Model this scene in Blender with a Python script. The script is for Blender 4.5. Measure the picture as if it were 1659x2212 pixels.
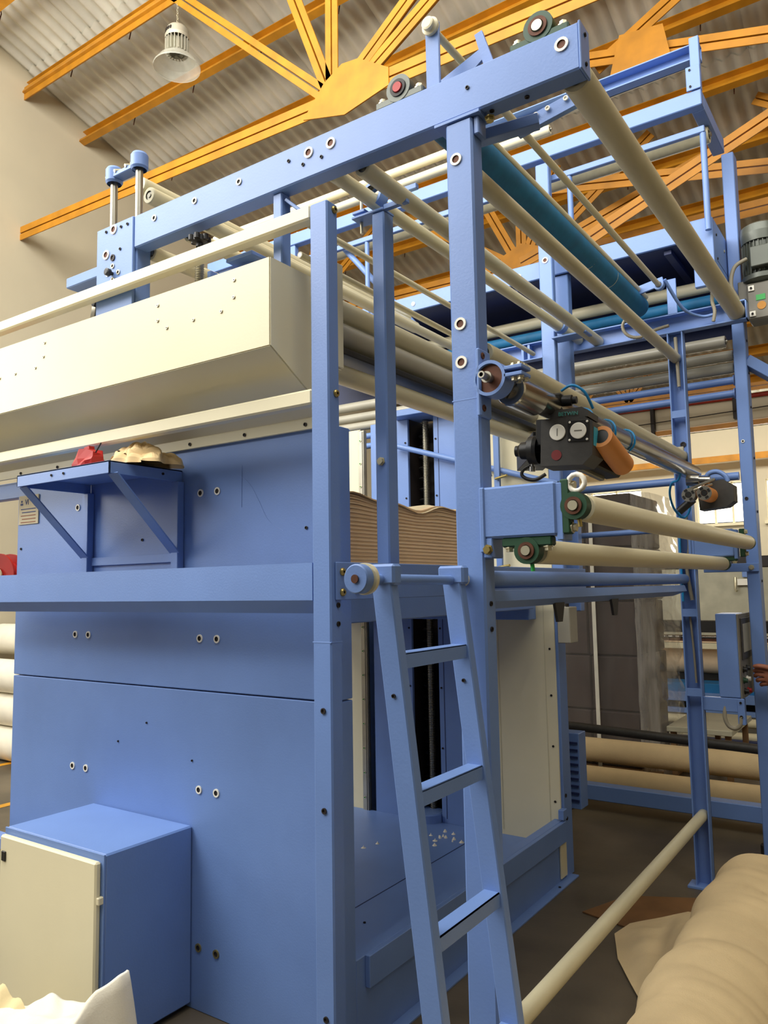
import bpy, bmesh, math, random
from mathutils import Vector, Matrix
random.seed(7)
for o in list(bpy.data.objects): bpy.data.objects.remove(o, do_unlink=True)
scene = bpy.context.scene
COL = scene.collection

# ------------------------------------------------------------------ camera
cam_d = bpy.data.cameras.new('camera')
cam = bpy.data.objects.new('camera', cam_d); COL.objects.link(cam)
cam_d.sensor_fit = 'HORIZONTAL'; cam_d.sensor_width = 36.0; cam_d.lens = 1676.41 / 1659 * 36.0
cam_d.clip_end = 200; cam_d.clip_start = 0.05
yaw, pitch, roll = math.radians(34.38854), math.radians(5.543), math.radians(-0.97558)
fw = Vector((-math.sin(yaw) * math.cos(pitch), math.cos(yaw) * math.cos(pitch), math.sin(pitch)))
rt = Vector((math.cos(yaw), math.sin(yaw), 0)); up = rt.cross(fw)
r2 = math.cos(roll) * rt + math.sin(roll) * up; u2 = -math.sin(roll) * rt + math.cos(roll) * up
cam.matrix_world = Matrix(((r2.x, u2.x, -fw.x, 0), (r2.y, u2.y, -fw.y, 0), (r2.z, u2.z, -fw.z, 1.55), (0, 0, 0, 1)))
scene.camera = cam

# ------------------------------------------------------------------ world, light, exposure
w = bpy.data.worlds.new('daylight'); scene.world = w; w.use_nodes = True
bg = w.node_tree.nodes['Background']; bg.inputs[0].default_value = (1.0, 0.96, 0.90, 1); bg.inputs[1].default_value = 0.12

def area(name, loc, target, sx, sy, power, col):
    d = bpy.data.lights.new(name, 'AREA'); d.shape = 'RECTANGLE'; d.size = sx; d.size_y = sy
    d.energy = power; d.color = col
    o = bpy.data.objects.new(name, d); COL.objects.link(o); o.location = loc
    o.rotation_euler = (Vector(target) - Vector(loc)).to_track_quat('-Z', 'Y').to_euler()
    return o
area('north_light_daylight', (-1.6, 0.35, 6.7), (-1.6, 3.6, 6.8), 10.4, 2.8, 760, (1.0, 0.975, 0.92))
area('valley_fill_light', (-3.8, 0.4, 5.2), (-3.7, 0.8, 1.0), 5.6, 1.3, 130, (1.0, 0.975, 0.92))  # added lamp for steep light from above; no skylight is built here
area('overhead_fill_light', (-5.0, -1.6, 5.2), (-3.2, 1.6, 2.2), 4.2, 1.6, 260, (1.0, 0.975, 0.92))  # added soft overhead lamp lighting the machine front, under a closed roof
area('left_fill_light', (-7.6, -0.2, 3.2), (-2.6, 2.0, 1.6), 2.6, 2.0, 110, (1.0, 0.975, 0.92))  # added lamp for light from the left; that wall has no window
area('far_bay_fill_light', (-2.5, 14.0, 5.6), (-2.5, 17.0, 1.5), 10.0, 0.8, 300, (1.0, 0.955, 0.87))  # added lamp brightening the far wall beyond the gutter
area('far_window_daylight', (-2.6, 17.0, 3.2), (-2.4, 6.0, 3.6), 6.0, 0.8, 120, (1.0, 0.955, 0.87))
vs = scene.view_settings
vs.view_transform = 'Standard'; vs.look = 'None'; vs.exposure = 0.0; vs.gamma = 1.0; vs.use_curve_mapping = False

# ------------------------------------------------------------------ materials
def lin(c):
    return tuple(((v / 255) / 12.92 if v / 255 <= 0.04045 else ((v / 255 + 0.055) / 1.055) ** 2.4) for v in c)
MATS = {}
def mat(name, rgb, rough=0.5, metal=0.0, var=0.08, scale=6.0, bump=0.0, bscale=80.0, emit=0.0, trans=0.0, alpha=1.0, coat=0.0, rgb2=None, stretch=None):
    m = bpy.data.materials.new(name); m.use_nodes = True
    nt = m.node_tree; p = nt.nodes['Principled BSDF']
    c = lin(rgb); p.inputs['Roughness'].default_value = rough; p.inputs['Metallic'].default_value = metal
    tc = nt.nodes.new('ShaderNodeTexCoord'); src = tc.outputs['Object']
    if stretch:
        mp = nt.nodes.new('ShaderNodeMapping'); mp.inputs['Scale'].default_value = stretch
        nt.links.new(src, mp.inputs['Vector']); src = mp.outputs['Vector']
    nz = nt.nodes.new('ShaderNodeTexNoise'); nz.inputs['Scale'].default_value = scale; nz.inputs['Detail'].default_value = 5
    nt.links.new(src, nz.inputs['Vector'])
    rp = nt.nodes.new('ShaderNodeValToRGB')
    d2 = lin(rgb2) if rgb2 else tuple(v * (1 - var * 2) for v in c)
    l2 = c if rgb2 else tuple(min(1, v * (1 + var)) for v in c)
    rp.color_ramp.elements[0].position = 0.3; rp.color_ramp.elements[1].position = 0.7
    rp.color_ramp.elements[0].color = (*d2, 1); rp.color_ramp.elements[1].color = (*l2, 1)
    nt.links.new(nz.outputs['Fac'], rp.inputs['Fac']); nt.links.new(rp.outputs['Color'], p.inputs['Base Color'])
    if bump:
        n2 = nt.nodes.new('ShaderNodeTexNoise'); n2.inputs['Scale'].default_value = bscale; n2.inputs['Detail'].default_value = 4
        nt.links.new(src, n2.inputs['Vector'])
        bp = nt.nodes.new('ShaderNodeBump'); bp.inputs['Strength'].default_value = bump; bp.inputs['Distance'].default_value = 0.004
        nt.links.new(n2.outputs['Fac'], bp.inputs['Height']); nt.links.new(bp.outputs['Normal'], p.inputs['Normal'])
    if emit:
        p.inputs['Emission Color'].default_value = (*c, 1); p.inputs['Emission Strength'].default_value = emit
    if trans: p.inputs['Transmission Weight'].default_value = trans
    if coat: p.inputs['Coat Weight'].default_value = coat
    if alpha < 1: p.inputs['Alpha'].default_value = alpha
    MATS[name] = m
    return m
mat('blue', (110, 141, 200), 0.42, var=0.04, scale=3, bump=0.10, bscale=140)
mat('lightblue', (140, 168, 222), 0.6)
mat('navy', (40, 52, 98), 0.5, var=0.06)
mat('cream', (226, 217, 184), 0.42, var=0.03, scale=2, bump=0.05, bscale=120)
mat('roller', (206, 198, 166), 0.38, var=0.05, scale=4, stretch=(6, 1, 6), bump=0.05)
mat('greyroll', (170, 165, 148), 0.35, var=0.06, scale=4)
mat('teal', (14, 104, 150), 0.65, var=0.12, scale=14, bump=0.08)
mat('tealp', (28, 110, 170), 0.5)
mat('chrome', (190, 188, 182), 0.22, 1.0, var=0.10, scale=9)
mat('steel', (176, 172, 158), 0.35, 0.9, var=0.10)
mat('zinc', (205, 198, 170), 0.35, 0.7, var=0.05)
mat('brass', (178, 158, 96), 0.35, 0.8)
mat('dark', (34, 26, 22), 0.6)
mat('black', (24, 23, 22), 0.45, var=0.15, scale=30, bump=0.05)
mat('anthracite', (58, 56, 52), 0.55, var=0.10, scale=40, bump=0.10, bscale=300)
mat('rust', (96, 58, 40), 0.6, 0.4, var=0.2, scale=30)
mat('green', (30, 70, 46), 0.45, var=0.08)
mat('greenbit', (40, 160, 70), 0.4)
mat('white', (238, 234, 220), 0.45, var=0.02)
mat('yellow', (194, 130, 22), 0.5, var=0.12, scale=5, bump=0.05)
mat('orange', (214, 140, 74), 0.55, var=0.04)
mat('red', (176, 28, 22), 0.5, var=0.1)
mat('redpipe', (164, 44, 26), 0.5)
mat('sheet', (222, 219, 204), 0.75, var=0.10, scale=2.2, bump=0.1, bscale=30)
mat('wallpaint', (206, 196, 170), 0.8, var=0.03, scale=1.2, bump=0.05, bscale=40)
mat('concrete', (100, 90, 74), 0.45, var=0.26, scale=1.7, bump=0.15, bscale=60)
mat('paintline', (222, 160, 40), 0.6, var=0.1)
mat('cloth', (222, 206, 172), 0.9, var=0.05, scale=10, bump=0.25, bscale=220)
mat('clothy', (226, 206, 158), 0.9, var=0.04, scale=10, bump=0.2, bscale=200)
mat('clothw', (240, 234, 216), 0.9, var=0.03, scale=8, bump=0.2, bscale=200)
mat('calico', (216, 192, 148), 0.92, var=0.06, scale=5, bump=0.35, bscale=260)
mat('stackcloth', (240, 210, 172), 0.92, var=0.05, scale=3, bump=0.1)
mat('stackcloth2', (230, 199, 161), 0.92, var=0.05, scale=3, bump=0.1)
mat('rag', (224, 196, 146), 0.9, var=0.06, scale=20)
mat('card', (120, 84, 46), 0.85, var=0.12)
mat('carton', (58, 43, 38), 0.7, var=0.12)
mat('strap', (226, 222, 206), 0.5)
mat('film', (235, 230, 220), 0.12, var=0.02, alpha=0.30)
mat('skin', (150, 92, 66), 0.6, var=0.05)
mat('shirt', (96, 104, 120), 0.85)
mat('trousers', (52, 52, 60), 0.85)
mat('hair', (24, 20, 18), 0.7)
mat('greyplate', (120, 116, 104), 0.5)
mat('screen', (176, 172, 150), 0.3)
mat('cyan', (60, 170, 196), 0.5)
mat('motor', (92, 96, 88), 0.4, 0.3)
mat('paper', (214, 200, 166), 0.7)
mat('inkblue', (40, 60, 120), 0.7)
mat('inkbrown', (150, 90, 60), 0.7)
mat('skyglow', (255, 250, 236), 0.5, emit=5.0)
mat('hose', (20, 130, 190), 0.35)
mat('conduit', (150, 142, 122), 0.5)
mat('lampmetal', (196, 192, 174), 0.4, 0.3)
mat('lampglass', (214, 214, 200), 0.25, alpha=0.55)
mat('wood', (130, 96, 60), 0.7)

def film(name, fac):
    m = bpy.data.materials.new(name); m.use_nodes = True; nt = m.node_tree; nt.nodes.clear()
    out = nt.nodes.new('ShaderNodeOutputMaterial'); mx = nt.nodes.new('ShaderNodeMixShader'); tr = nt.nodes.new('ShaderNodeBsdfTransparent'); p = nt.nodes.new('ShaderNodeBsdfPrincipled')
    p.inputs['Base Color'].default_value = (.62, .58, .52, 1); p.inputs['Roughness'].default_value = .12; p.inputs['Specular IOR Level'].default_value = 1.0
    nz = nt.nodes.new('ShaderNodeTexNoise'); nz.inputs['Scale'].default_value = 7; mr = nt.nodes.new('ShaderNodeMapRange'); mr.inputs['To Min'].default_value = fac * .4; mr.inputs['To Max'].default_value = fac * 1.6
    nt.links.new(nz.outputs['Fac'], mr.inputs['Value']); nt.links.new(mr.outputs['Result'], mx.inputs['Fac'])
    nt.links.new(tr.outputs[0], mx.inputs[1]); nt.links.new(p.outputs[0], mx.inputs[2]); nt.links.new(mx.outputs[0], out.inputs['Surface']); MATS[name] = m
film('filmthin', .10); film('filmside', .42)
mat('tealtext', (70, 150, 140), 0.6)
mat('darkred', (120, 34, 34), 0.6)
# ------------------------------------------------------------------ mesh helpers
class MB:
    def __init__(s): s.v = []; s.f = []; s.m = []; s.sm = []
    def add(s, vs, fs, mi=0, smooth=False):
        o = len(s.v); s.v += [tuple(v) for v in vs]
        for f in fs:
            s.f.append([i + o for i in f]); s.m.append(mi); s.sm.append(smooth)
        return s
    def box(s, x0, x1, y0, y1, z0, z1, b=0.003, mi=0, M=None):
        b = min(b, (x1 - x0) * .3, (y1 - y0) * .3, (z1 - z0) * .3)
        vs = []; idx = {}
        X = (x0, x1); Y = (y0, y1); Z = (z0, z1)
        for i in (0, 1):
            for j in (0, 1):
                for k in (0, 1):
                    sx, sy, sz = (1, -1)[i], (1, -1)[j], (1, -1)[k]
                    idx[i, j, k, 0] = len(vs); vs.append((X[i], Y[j] + sy * b, Z[k] + sz * b))
                    idx[i, j, k, 1] = len(vs); vs.append((X[i] + sx * b, Y[j], Z[k] + sz * b))
                    idx[i, j, k, 2] = len(vs); vs.append((X[i] + sx * b, Y[j] + sy * b, Z[k]))
        fs = []
        for i in (0, 1):
            q = [idx[i, 0, 0, 0], idx[i, 1, 0, 0], idx[i, 1, 1, 0], idx[i, 0, 1, 0]]; fs.append(q if i else q[::-1])
            q = [idx[0, i, 0, 1], idx[1, i, 0, 1], idx[1, i, 1, 1], idx[0, i, 1, 1]]; fs.append(q[::-1] if i else q)
            q = [idx[0, 0, i, 2], idx[1, 0, i, 2], idx[1, 1, i, 2], idx[0, 1, i, 2]]; fs.append(q if i else q[::-1])
        def fix(q):  # orient outward
            a, b_, c = (Vector(vs[q[0]]), Vector(vs[q[1]]), Vector(vs[q[2]]))
            n = (b_ - a).cross(c - a); ce = Vector(((x0 + x1) / 2, (y0 + y1) / 2, (z0 + z1) / 2))
            return q if n.dot(a - ce) > 0 else q[::-1]
        for i in (0, 1):
            for j in (0, 1):
                fs.append(fix([idx[i, j, 0, 0], idx[i, j, 1, 0], idx[i, j, 1, 1], idx[i, j, 0, 1]]))
                fs.append(fix([idx[i, 0, j, 0], idx[i, 1, j, 0], idx[i, 1, j, 2], idx[i, 0, j, 2]]))
                fs.append(fix([idx[0, i, j, 1], idx[1, i, j, 1], idx[1, i, j, 2], idx[0, i, j, 2]]))
                for k in (0, 1): fs.append(fix([idx[i, j, k, 0], idx[i, j, k, 1], idx[i, j, k, 2]]))
        if M is not None: vs = [tuple(M @ Vector(v)) for v in vs]
        return s.add(vs, fs, mi)
    def bar(s, p0, p1, w_, h, b=0.002, mi=0, upv=(0, 0, 1)):
        """rectangular bar from p0 to p1: w_ across, h along upv-ish"""
        p0 = Vector(p0); p1 = Vector(p1); d = p1 - p0; L = d.length; d.normalize()
        u = Vector(upv); side = d.cross(u)
        if side.length < 1e-4: side = d.cross(Vector((0, 1, 0)))
        side.normalize(); u = side.cross(d)
        M = Matrix((( d.x, side.x, u.x, p0.x), (d.y, side.y, u.y, p0.y), (d.z, side.z, u.z, p0.z), (0, 0, 0, 1)))
        return s.box(0, L, -w_ / 2, w_ / 2, -h / 2, h / 2, b, mi, M)
    def lathe(s, p0, ax, prof, n=24, mi=0, smooth=True, mis=None):
        p0 = Vector(p0); a = Vector(ax).normalized()
        e1 = a.orthogonal().normalized(); e2 = a.cross(e1)
        for k in range(len(prof) - 1):
            (t0, r0), (t1, r1) = prof[k], prof[k + 1]
            vs = []
            for t, r in ((t0, r0), (t1, r1)):
                for i in range(n):
                    an = 2 * math.pi * i / n
                    vs.append(p0 + a * t + (e1 * math.cos(an) + e2 * math.sin(an)) * r)
            fs = [[i, (i + 1) % n, n + (i + 1) % n, n + i] for i in range(n)]
            if r0 < 1e-6: fs = [[(i + 1) % n + n, i + n, 0] for i in range(n)]; fs = [[0, (i + 1) % n + n, i + n][::-1] for i in range(n)]
            if r1 < 1e-6: fs = [[i, (i + 1) % n, n] for i in range(n)]
            s.add(vs, fs, mis[k] if mis else mi, smooth and abs(t1 - t0) > 1e-6)
        return s
    def cyl(s, p0, p1, r, n=24, mi=0, r1=None, caps=True, capmi=None):
        p0 = Vector(p0); p1 = Vector(p1); L = (p1 - p0).length; r1 = r if r1 is None else r1
        pr = [(0, r), (L, r1)]
        s.lathe(p0, p1 - p0, pr, n, mi)
        if caps:
            a = (p1 - p0).normalized(); e1 = a.orthogonal().normalized(); e2 = a.cross(e1)
            ring = lambda p, rr: [p + (e1 * math.cos(2 * math.pi * i / n) + e2 * math.sin(2 * math.pi * i / n)) * rr for i in range(n)]
            cm = mi if capmi is None else capmi
            s.add(ring(p0, r), [list(range(n))[::-1]], cm); s.add(ring(p1, r1), [list(range(n))], cm)
        return s
    def sweep(s, pts, r, n=10, mi=0, closed=False):
        pts = [Vector(p) for p in pts]
        if not closed and 3 < len(pts) < 14 and not isinstance(r, list):
            q = [pts[0]] + pts + [pts[-1]]; out = []
            for i in range(1, len(q) - 2):
                for k in range(6):
                    t = k / 6; a, b, c, d = q[i - 1], q[i], q[i + 1], q[i + 2]
                    out.append(.5 * (2 * b + (c - a) * t + (2 * a - 5 * b + 4 * c - d) * t * t + (3 * b - a - 3 * c + d) * t ** 3))
            pts = out + [pts[-1]]
        N = len(pts); rings = []
        prev = None
        for i in range(N):
            a = (pts[(i + 1) % N] - pts[i - 1]) if (closed or 0 < i < N - 1) else (pts[1] - pts[0] if i == 0 else pts[-1] - pts[-2])
            a.normalize()
            e = (prev - a * prev.dot(a)) if prev is not None else a.orthogonal()
            if e.length < 1e-5: e = a.orthogonal()
            e.normalize(); prev = e; e2 = a.cross(e)
            rr = r[i] if isinstance(r, (list, tuple)) else r
            rings.append([pts[i] + (e * math.cos(2 * math.pi * k / n) + e2 * math.sin(2 * math.pi * k / n)) * rr for k in range(n)])
        vs = [v for q in rings for v in q]; fs = []
        for i in range(N if closed else N - 1):
            j = (i + 1) % N
            for k in range(n): fs.append([i * n + k, i * n + (k + 1) % n, j * n + (k + 1) % n, j * n + k])
        s.add(vs, fs, mi, True)
        if not closed:
            s.add(rings[0], [list(range(n))[::-1]], mi); s.add(rings[-1], [list(range(n))], mi)
        return s
    def prism(s, poly, axis, a0, a1, mi=0):
        """poly: list of 2-D points in the plane perpendicular to axis ('X': (y,z), 'Y': (x,z), 'Z': (x,y))"""
        def P(p, a): return {'X': (a, p[0], p[1]), 'Y': (p[0], a, p[1]), 'Z': (p[0], p[1], a)}[axis]
        n = len(poly); A = sum(poly[i][0] * poly[(i + 1) % n][1] - poly[(i + 1) % n][0] * poly[i][1] for i in range(n))
        if (A > 0) == (axis == 'Y'): poly = poly[::-1]
        vs = [P(p, a0) for p in poly] + [P(p, a1) for p in poly]
        s.add(vs, [list(range(n))[::-1], list(range(n, 2 * n))] + [[i, (i + 1) % n, n + (i + 1) % n, n + i] for i in range(n)], mi)
        return s
    def grid(s, fn, nu, nv, mi=0, smooth=True):
        vs = [fn(i / nu, j / nv) for i in range(nu + 1) for j in range(nv + 1)]
        fs = [[i * (nv + 1) + j, (i + 1) * (nv + 1) + j, (i + 1) * (nv + 1) + j + 1, i * (nv + 1) + j + 1] for i in range(nu) for j in range(nv)]
        return s.add(vs, fs, mi, smooth)
    def mesh(s, name, mats, org):
        me = bpy.data.meshes.new(name)
        me.from_pydata([(v[0] - org[0], v[1] - org[1], v[2] - org[2]) for v in s.v], [], s.f)
        for mm in mats: me.materials.append(MATS[mm])
        me.polygons.foreach_set('material_index', s.m); me.polygons.foreach_set('use_smooth', s.sm); me.update()
        return me
    def build(s, name, mats, parent=None):
        if isinstance(mats, str): mats = [mats]
        xs = [v[0] for v in s.v]; ys = [v[1] for v in s.v]; zs = [v[2] for v in s.v]
        org = ((min(xs) + max(xs)) / 2, (min(ys) + max(ys)) / 2, min(zs))
        me = s.mesh(name, mats, org)
        o = bpy.data.objects.new(name, me); COL.objects.link(o)
        place(o, org, parent)
        return o
WORLD = {}
def place(o, org, parent):
    WORLD[o.name] = Vector(org)
    if parent is None: o.location = org
    else:
        o.parent = parent; o.location = Vector(org) - WORLD[parent.name]
def tag(o, label, cat, group=None, kind=None):
    if label: o['label'] = label
    if cat: o['category'] = cat
    if group: o['group'] = group
    if kind: o['kind'] = kind
    return o
def thing(name, label, cat, loc=(0, 0, 0), group=None):
    o = bpy.data.objects.new(name, None); o.empty_display_size = 0.1; COL.objects.link(o)
    o.location = loc; WORLD[o.name] = Vector(loc)
    return tag(o, label, cat, group)
def struct(o): o['kind'] = 'structure'; return o
def pbox(par, name, m, x0, x1, y0, y1, z0, z1, b=0.003): return MB().box(x0, x1, y0, y1, z0, z1, b).build(name, m, par)
def pcyl(par, name, m, p0, p1, r, n=20): return MB().cyl(p0, p1, r, n).build(name, m, par)
def pbar(par, name, m, p0, p1, w_, h, b=0.002, upv=(0, 0, 1)): return MB().bar(p0, p1, w_, h, b, 0, upv).build(name, m, par)
_cache = {}
def stamp(par, name, key, maker, mats, p):
    """repeat a small piece with shared mesh data"""
    if key not in _cache: _cache[key] = maker().mesh(name, mats, (0, 0, 0))
    o = bpy.data.objects.new(name, _cache[key]); COL.objects.link(o); place(o, p, par); return o
DIR = {'-Y': (0, -1, 0), '+X': (1, 0, 0), '-X': (-1, 0, 0), '+Y': (0, 1, 0), '+Z': (0, 0, 1), '-Z': (0, 0, -1)}
def grommet(par, p, face='-Y', r=0.016, ring='white', core='dark', name='grommet'):
    d = DIR[face]
    def mk():
        return MB().lathe((0, 0, 0), d, [(-.001, r), (.004, r), (.004, r * .62), (.001, r * .58), (.001, 0)], 16, mis=[0, 0, 1, 1])
    return stamp(par, name, (name, face, r, ring, core), mk, [ring, core], p)
def hole(par, p, face='-Y', r=0.007): return grommet(par, p, face, r, 'dark', 'dark', 'bolt_hole')
def bolt(par, p, face='-Y', r=0.012, m='brass', h=0.008, n=12):
    d = DIR[face]
    def mk(): return MB().lathe((0, 0, 0), d, [(-.002, r), (h * .5, r), (h, r * .75), (h, r * .35), (h * .55, r * .3), (h * .55, 0)], n, mis=[0, 0, 0, 1, 1])
    return stamp(par, 'bolt', ('bolt', face, r, m, h, n), mk, [m, 'dark'], p)
def hexbolt(par, p, face='-Y', r=0.012, m='zinc', h=0.012):
    d = DIR[face]
    def mk(): return MB().lathe((0, 0, 0), d, [(-.001, r * 1.35), (.003, r * 1.35), (.003, r), (h, r), (h, 0)], 6, smooth=False)
    return stamp(par, 'bolt', ('hex', face, r, m, h), mk, [m], p)

# ================================================================== SETTING
struct(MB().box(-8.2, 7.2, -7, 17.4, -0.12, 0.0, 0.0).build('floor', 'concrete')); bpy.data.objects['floor']['label'] = 'dusty grey brown concrete floor'
for k, x in enumerate((-7.0, -5.66)):
    o = struct(MB().box(x - .04, x + .04, 2.3, 9.0, 0.0, 0.002, 0.0).build('trim_%d' % (k + 1), 'paintline'))
    o['label'] = 'yellow painted floor marking behind the machine'
def roofz(y): return 8.857 - 0.318 * y
wl = MB().prism([(-7, 0), (17.4, 0), (17.4, 4.7), (13.45, 5.9), (13.45, 4.75), (0.2, roofz(0.2) + .2), (0.2, 5.2), (-7, 7.9)], 'X', -8.25, -8.0).build('wall_left', 'wallpaint'); struct(wl)
wf = MB()
for a, b_ in ((-8.25, -6.6), (-4.9, -3.75), (-2.72, -2.42), (-1.3, 7.2)): wf.box(a, b_, 17.2, 17.4, 0, 4.7, 0)
for a, b_, z0 in ((-6.6, -4.9, 2.85), (-3.75, -2.72, 2.75), (-2.42, -1.3, 2.75)):
    wf.box(a, b_, 17.2, 17.4, 0, z0, 0); wf.box(a, b_, 17.2, 17.4, 3.6, 4.7, 0)
struct(wf.build('wall_far', 'wallpaint'))
struct(MB().box(7.0, 7.2, -7, 17.4, 0, 7.5, 0).build('wall_right', 'wallpaint'))
for k, (a, b_, z0) in enumerate(((-6.6, -4.9, 2.85), (-3.75, -2.72, 2.75), (-2.42, -1.3, 2.75))):
    wn = thing('window_%d' % (k + 1), 'bright daylit window in the far wall', None, ((a + b_) / 2, 17.25, z0)); struct(wn)
    n = 3
    for i in range(n):
        xa = a + (b_ - a) * i / n; xb = a + (b_ - a) * (i + 1) / n
        pbox(wn, 'pane', 'skyglow', xa + .02, xb - .02, 17.28, 17.29, z0 + .03, 3.57, 0)
    for i in range(n + 1):
        xa = a + (b_ - a) * i / n; pbox(wn, 'mullion', 'cream', xa - .02, xa + .02, 17.24, 17.3, z0, 3.6, 0)
    pbox(wn, 'sill', 'cream', a - .05, b_ + .05, 17.14, 17.22, z0 - .06, z0, 0.004)
# corrugated roof sheets
ceil = thing('ceiling', 'corrugated grey roof sheeting sloping down to the far gutter', None, (-.5, 2, roofz(2))); struct(ceil)
def corr(nc, pitch, ya, yb, fz, dz):
    m = MB(); n = nc * 8
    vs = []
    for j, y in enumerate((ya, yb)):
        for i in range(n + 1):
            vs.append((i / 8 * pitch, y, fz(y) + dz + 0.024 * math.cos(2 * math.pi * i / 8)))
    m.add(vs, [[i, i + 1, n + 2 + i, n + 1 + i] for i in range(n)], 0, True); return m
for seg, (ya, yb) in enumerate(((0.6, 4.75), (4.6, 7.75), (7.6, 10.75), (10.6, 13.5))):
    x = -8.0; k = 0
    while x < 7.0:
        dz = (0.012 if k % 2 else 0.0) - 0.014 * seg
        key = ('sheet', seg, k % 2)
        if key not in _cache: _cache[key] = corr(7, 0.146, ya, yb, lambda y: roofz(y) - roofz(ya), dz).mesh('roof_sheet', ['sheet'], (0, 0, 0))
        o = bpy.data.objects.new('roof_sheet', _cache[key]); COL.objects.link(o); place(o, (x, 0, roofz(ya) + 0.09), ceil); x += 1.0; k += 1
m = corr(104, .146, 13.45, 17.4, lambda y: 6.1 - .36 * (y - 13.45), 0); 
o = m.build('roof_sheet', 'sheet'); o.location.x = 0
o.parent = ceil; o.location = Vector((-.4, (13.45 + 17.4) / 2, 6.1 - .36 * 3.95)) - WORLD[ceil.name] + Vector((0, 0, -.024))
# neighbouring bay roof behind the viewer, falling to the valley under the north light
x = -8.0
while x < 7.0:
    if 'sheetb' not in _cache: _cache['sheetb'] = corr(7, .146, -7.0, 0.15, lambda y: -.375 * (y + 7), 0).mesh('roof_sheet', ['sheet'], (0, 0, 0))
    o = bpy.data.objects.new('roof_sheet', _cache['sheetb']); COL.objects.link(o); place(o, (x, 0, 7.95), ceil); x += 1.0
# gutter beam and services on it
struct(MB().box(-8, 7, 13.4, 13.75, 4.12, 4.55, 0.01).build('trim_3', 'wallpaint'))['label'] = 'pale valley gutter beam below the roof'
pp = MB().cyl((-8, 13.36, 4.56), (7, 13.36, 4.40), 0.035, 10).build('fire_pipe', 'redpipe'); tag(pp, 'thin red pipe running along the pale gutter beam', 'pipe')
struct(MB().box(-8, 7, 13.34, 13.4, 4.02, 4.10, 0.0).build('trim_4', 'yellow'))['label'] = 'yellow steel angle under the gutter beam'
struct(MB().box(-8, 7, 16.9, 17.0, 4.0, 4.12, 0.0).build('trim_5', 'yellow'))['label'] = 'yellow steel rail along the far wall'
for k, x in enumerate((-3.55, -2.25)):
    h = MB().box(x - .03, x + .03, 13.3, 13.4, 4.05 + .1 * k, 4.5, .004).build('pipe_hanger', 'dark')
    tag(h, ('longer' if k == 0 else 'shorter') + ' dark hanger bracket on the pale gutter beam', 'bracket', 'gutter brackets')
cw = MB().sweep([(-4.4, 13.3, 4.22), (-3.5, 13.29, 4.24), (-2.2, 13.29, 4.27), (-1.2, 13.3, 4.3)], .008, 6).build('cable', 'dark'); tag(cw, 'thin dark cable strung along the gutter beam', 'cable')

# ---- purlins (each a yellow lipped channel with hook bolts)
py_ = [3.95] + [4.69, 5.42, 6.2, 6.97, 7.72, 8.47, 9.22, 9.97, 10.72, 11.47, 12.22, 12.97]
th = math.atan(.318)
for k, y in enumerate(py_):
    z = roofz(y) - .03
    pu = thing('purlin', ('%s yellow roof purlin counting down the slope from the top left corner' % ('first second third fourth fifth sixth seventh eighth ninth tenth eleventh twelfth thirteenth fourteenth'.split()[k])), 'purlin', (-.5, y, z), 'roof purlins')
    M = Matrix.Translation((0, y, z)) @ Matrix.Rotation(-th, 4, 'X')
    MB().box(-8, 7, -.008, .0, -.16, .0, .0, 0, M).box(-8, 7, -.07, -.008, -.008, 0, 0, 0, M).box(-8, 7, -.07, -.008, -.16, -.15, 0, 0, M).box(-8, 7, -.075, -.07, -.16, -.13, 0, 0, M).build('channel', 'yellow', pu)
    if k < 8:
        for x in [-7.4 + 1.0 * i + .13 * (k % 3) for i in range(8)]:
            def mk(): return MB().sweep([(0, 0, 0), (0, .02, .10), (0, .0, .19)], .006, 5)
            stamp(pu, 'hook_bolt', 'hook', mk, ['rust'], (x, y + .01, z - .17))

# ---- lattice girders (double angle members meeting at gusset plates)
def dbl(par, name, p0, p1, wd=0.075, gap=0.014):
    p0 = Vector(p0); p1 = Vector(p1); d = (p1 - p0).normalized()
    n = Vector((0, 1, 0)); s_ = d.cross(n).normalized()
    m = MB()
    for sg in (-1, 1):
        off = s_ * sg * (wd / 2 + gap / 2)
        m.bar(p0 + off, p1 + off, wd, .012, .001, 0, n)
        m.bar(p0 + off + n * .03 - s_ * sg * (wd / 2 - .005), p1 + off + n * .03 - s_ * sg * (wd / 2 - .005), .010, .06, .001, 0, n)
    return m.build(name, 'yellow', par)
def zc(x): return 5.545 - 0.034 * (x + 8)
g1 = thing('roof_girder', 'yellow lattice roof girder ending at the left wall behind the machine top', 'girder', (-.5, 4.6, 5.3), 'yellow lattice girders')
dbl(g1, 'bottom_chord', (-8, 4.6, zc(-8)), (6.5, 4.6, zc(6.5)), .07)
dbl(g1, 'top_chord', (-8, 4.6, 7.2), (6.5, 4.6, 7.2), .07)
for gx in (-3.45, 1.1, -7.2):
    if gx > -5:
        zz = zc(gx)
        MB().prism([(gx - .42, zz - .05), (gx - .20, zz + .18), (gx - .02, zz + .27), (gx + .14, zz + .25), (gx + .42, zz + .06), (gx + .42, zz - .08), (gx, zz - .16)], 'Y', 4.585, 4.597).build('gusset_plate', 'yellow', g1)
        for nm, dx0, dz0, dx1, dz1 in (('diagonal', -.16, .05, -2.05, 1.85), ('diagonal', -.17, .14, -.82, 1.85), ('vertical', -.13, .14, -.12, 1.85), ('diagonal', .02, .1, 2.35, 1.85), ('diagonal', .16, .08, 2.75, 1.65)):
            dbl(g1, nm, (gx + dx0, 4.6, zz + dz0), (gx + dx1, 4.6 + (.05 if dx1 > 2.5 else 0), zz + dz1), .055)
g2 = thing('roof_girder', 'yellow lattice roof girder seen behind the far upper frame', 'girder', (-.5, 8, 4.8), 'yellow lattice girders')
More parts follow.
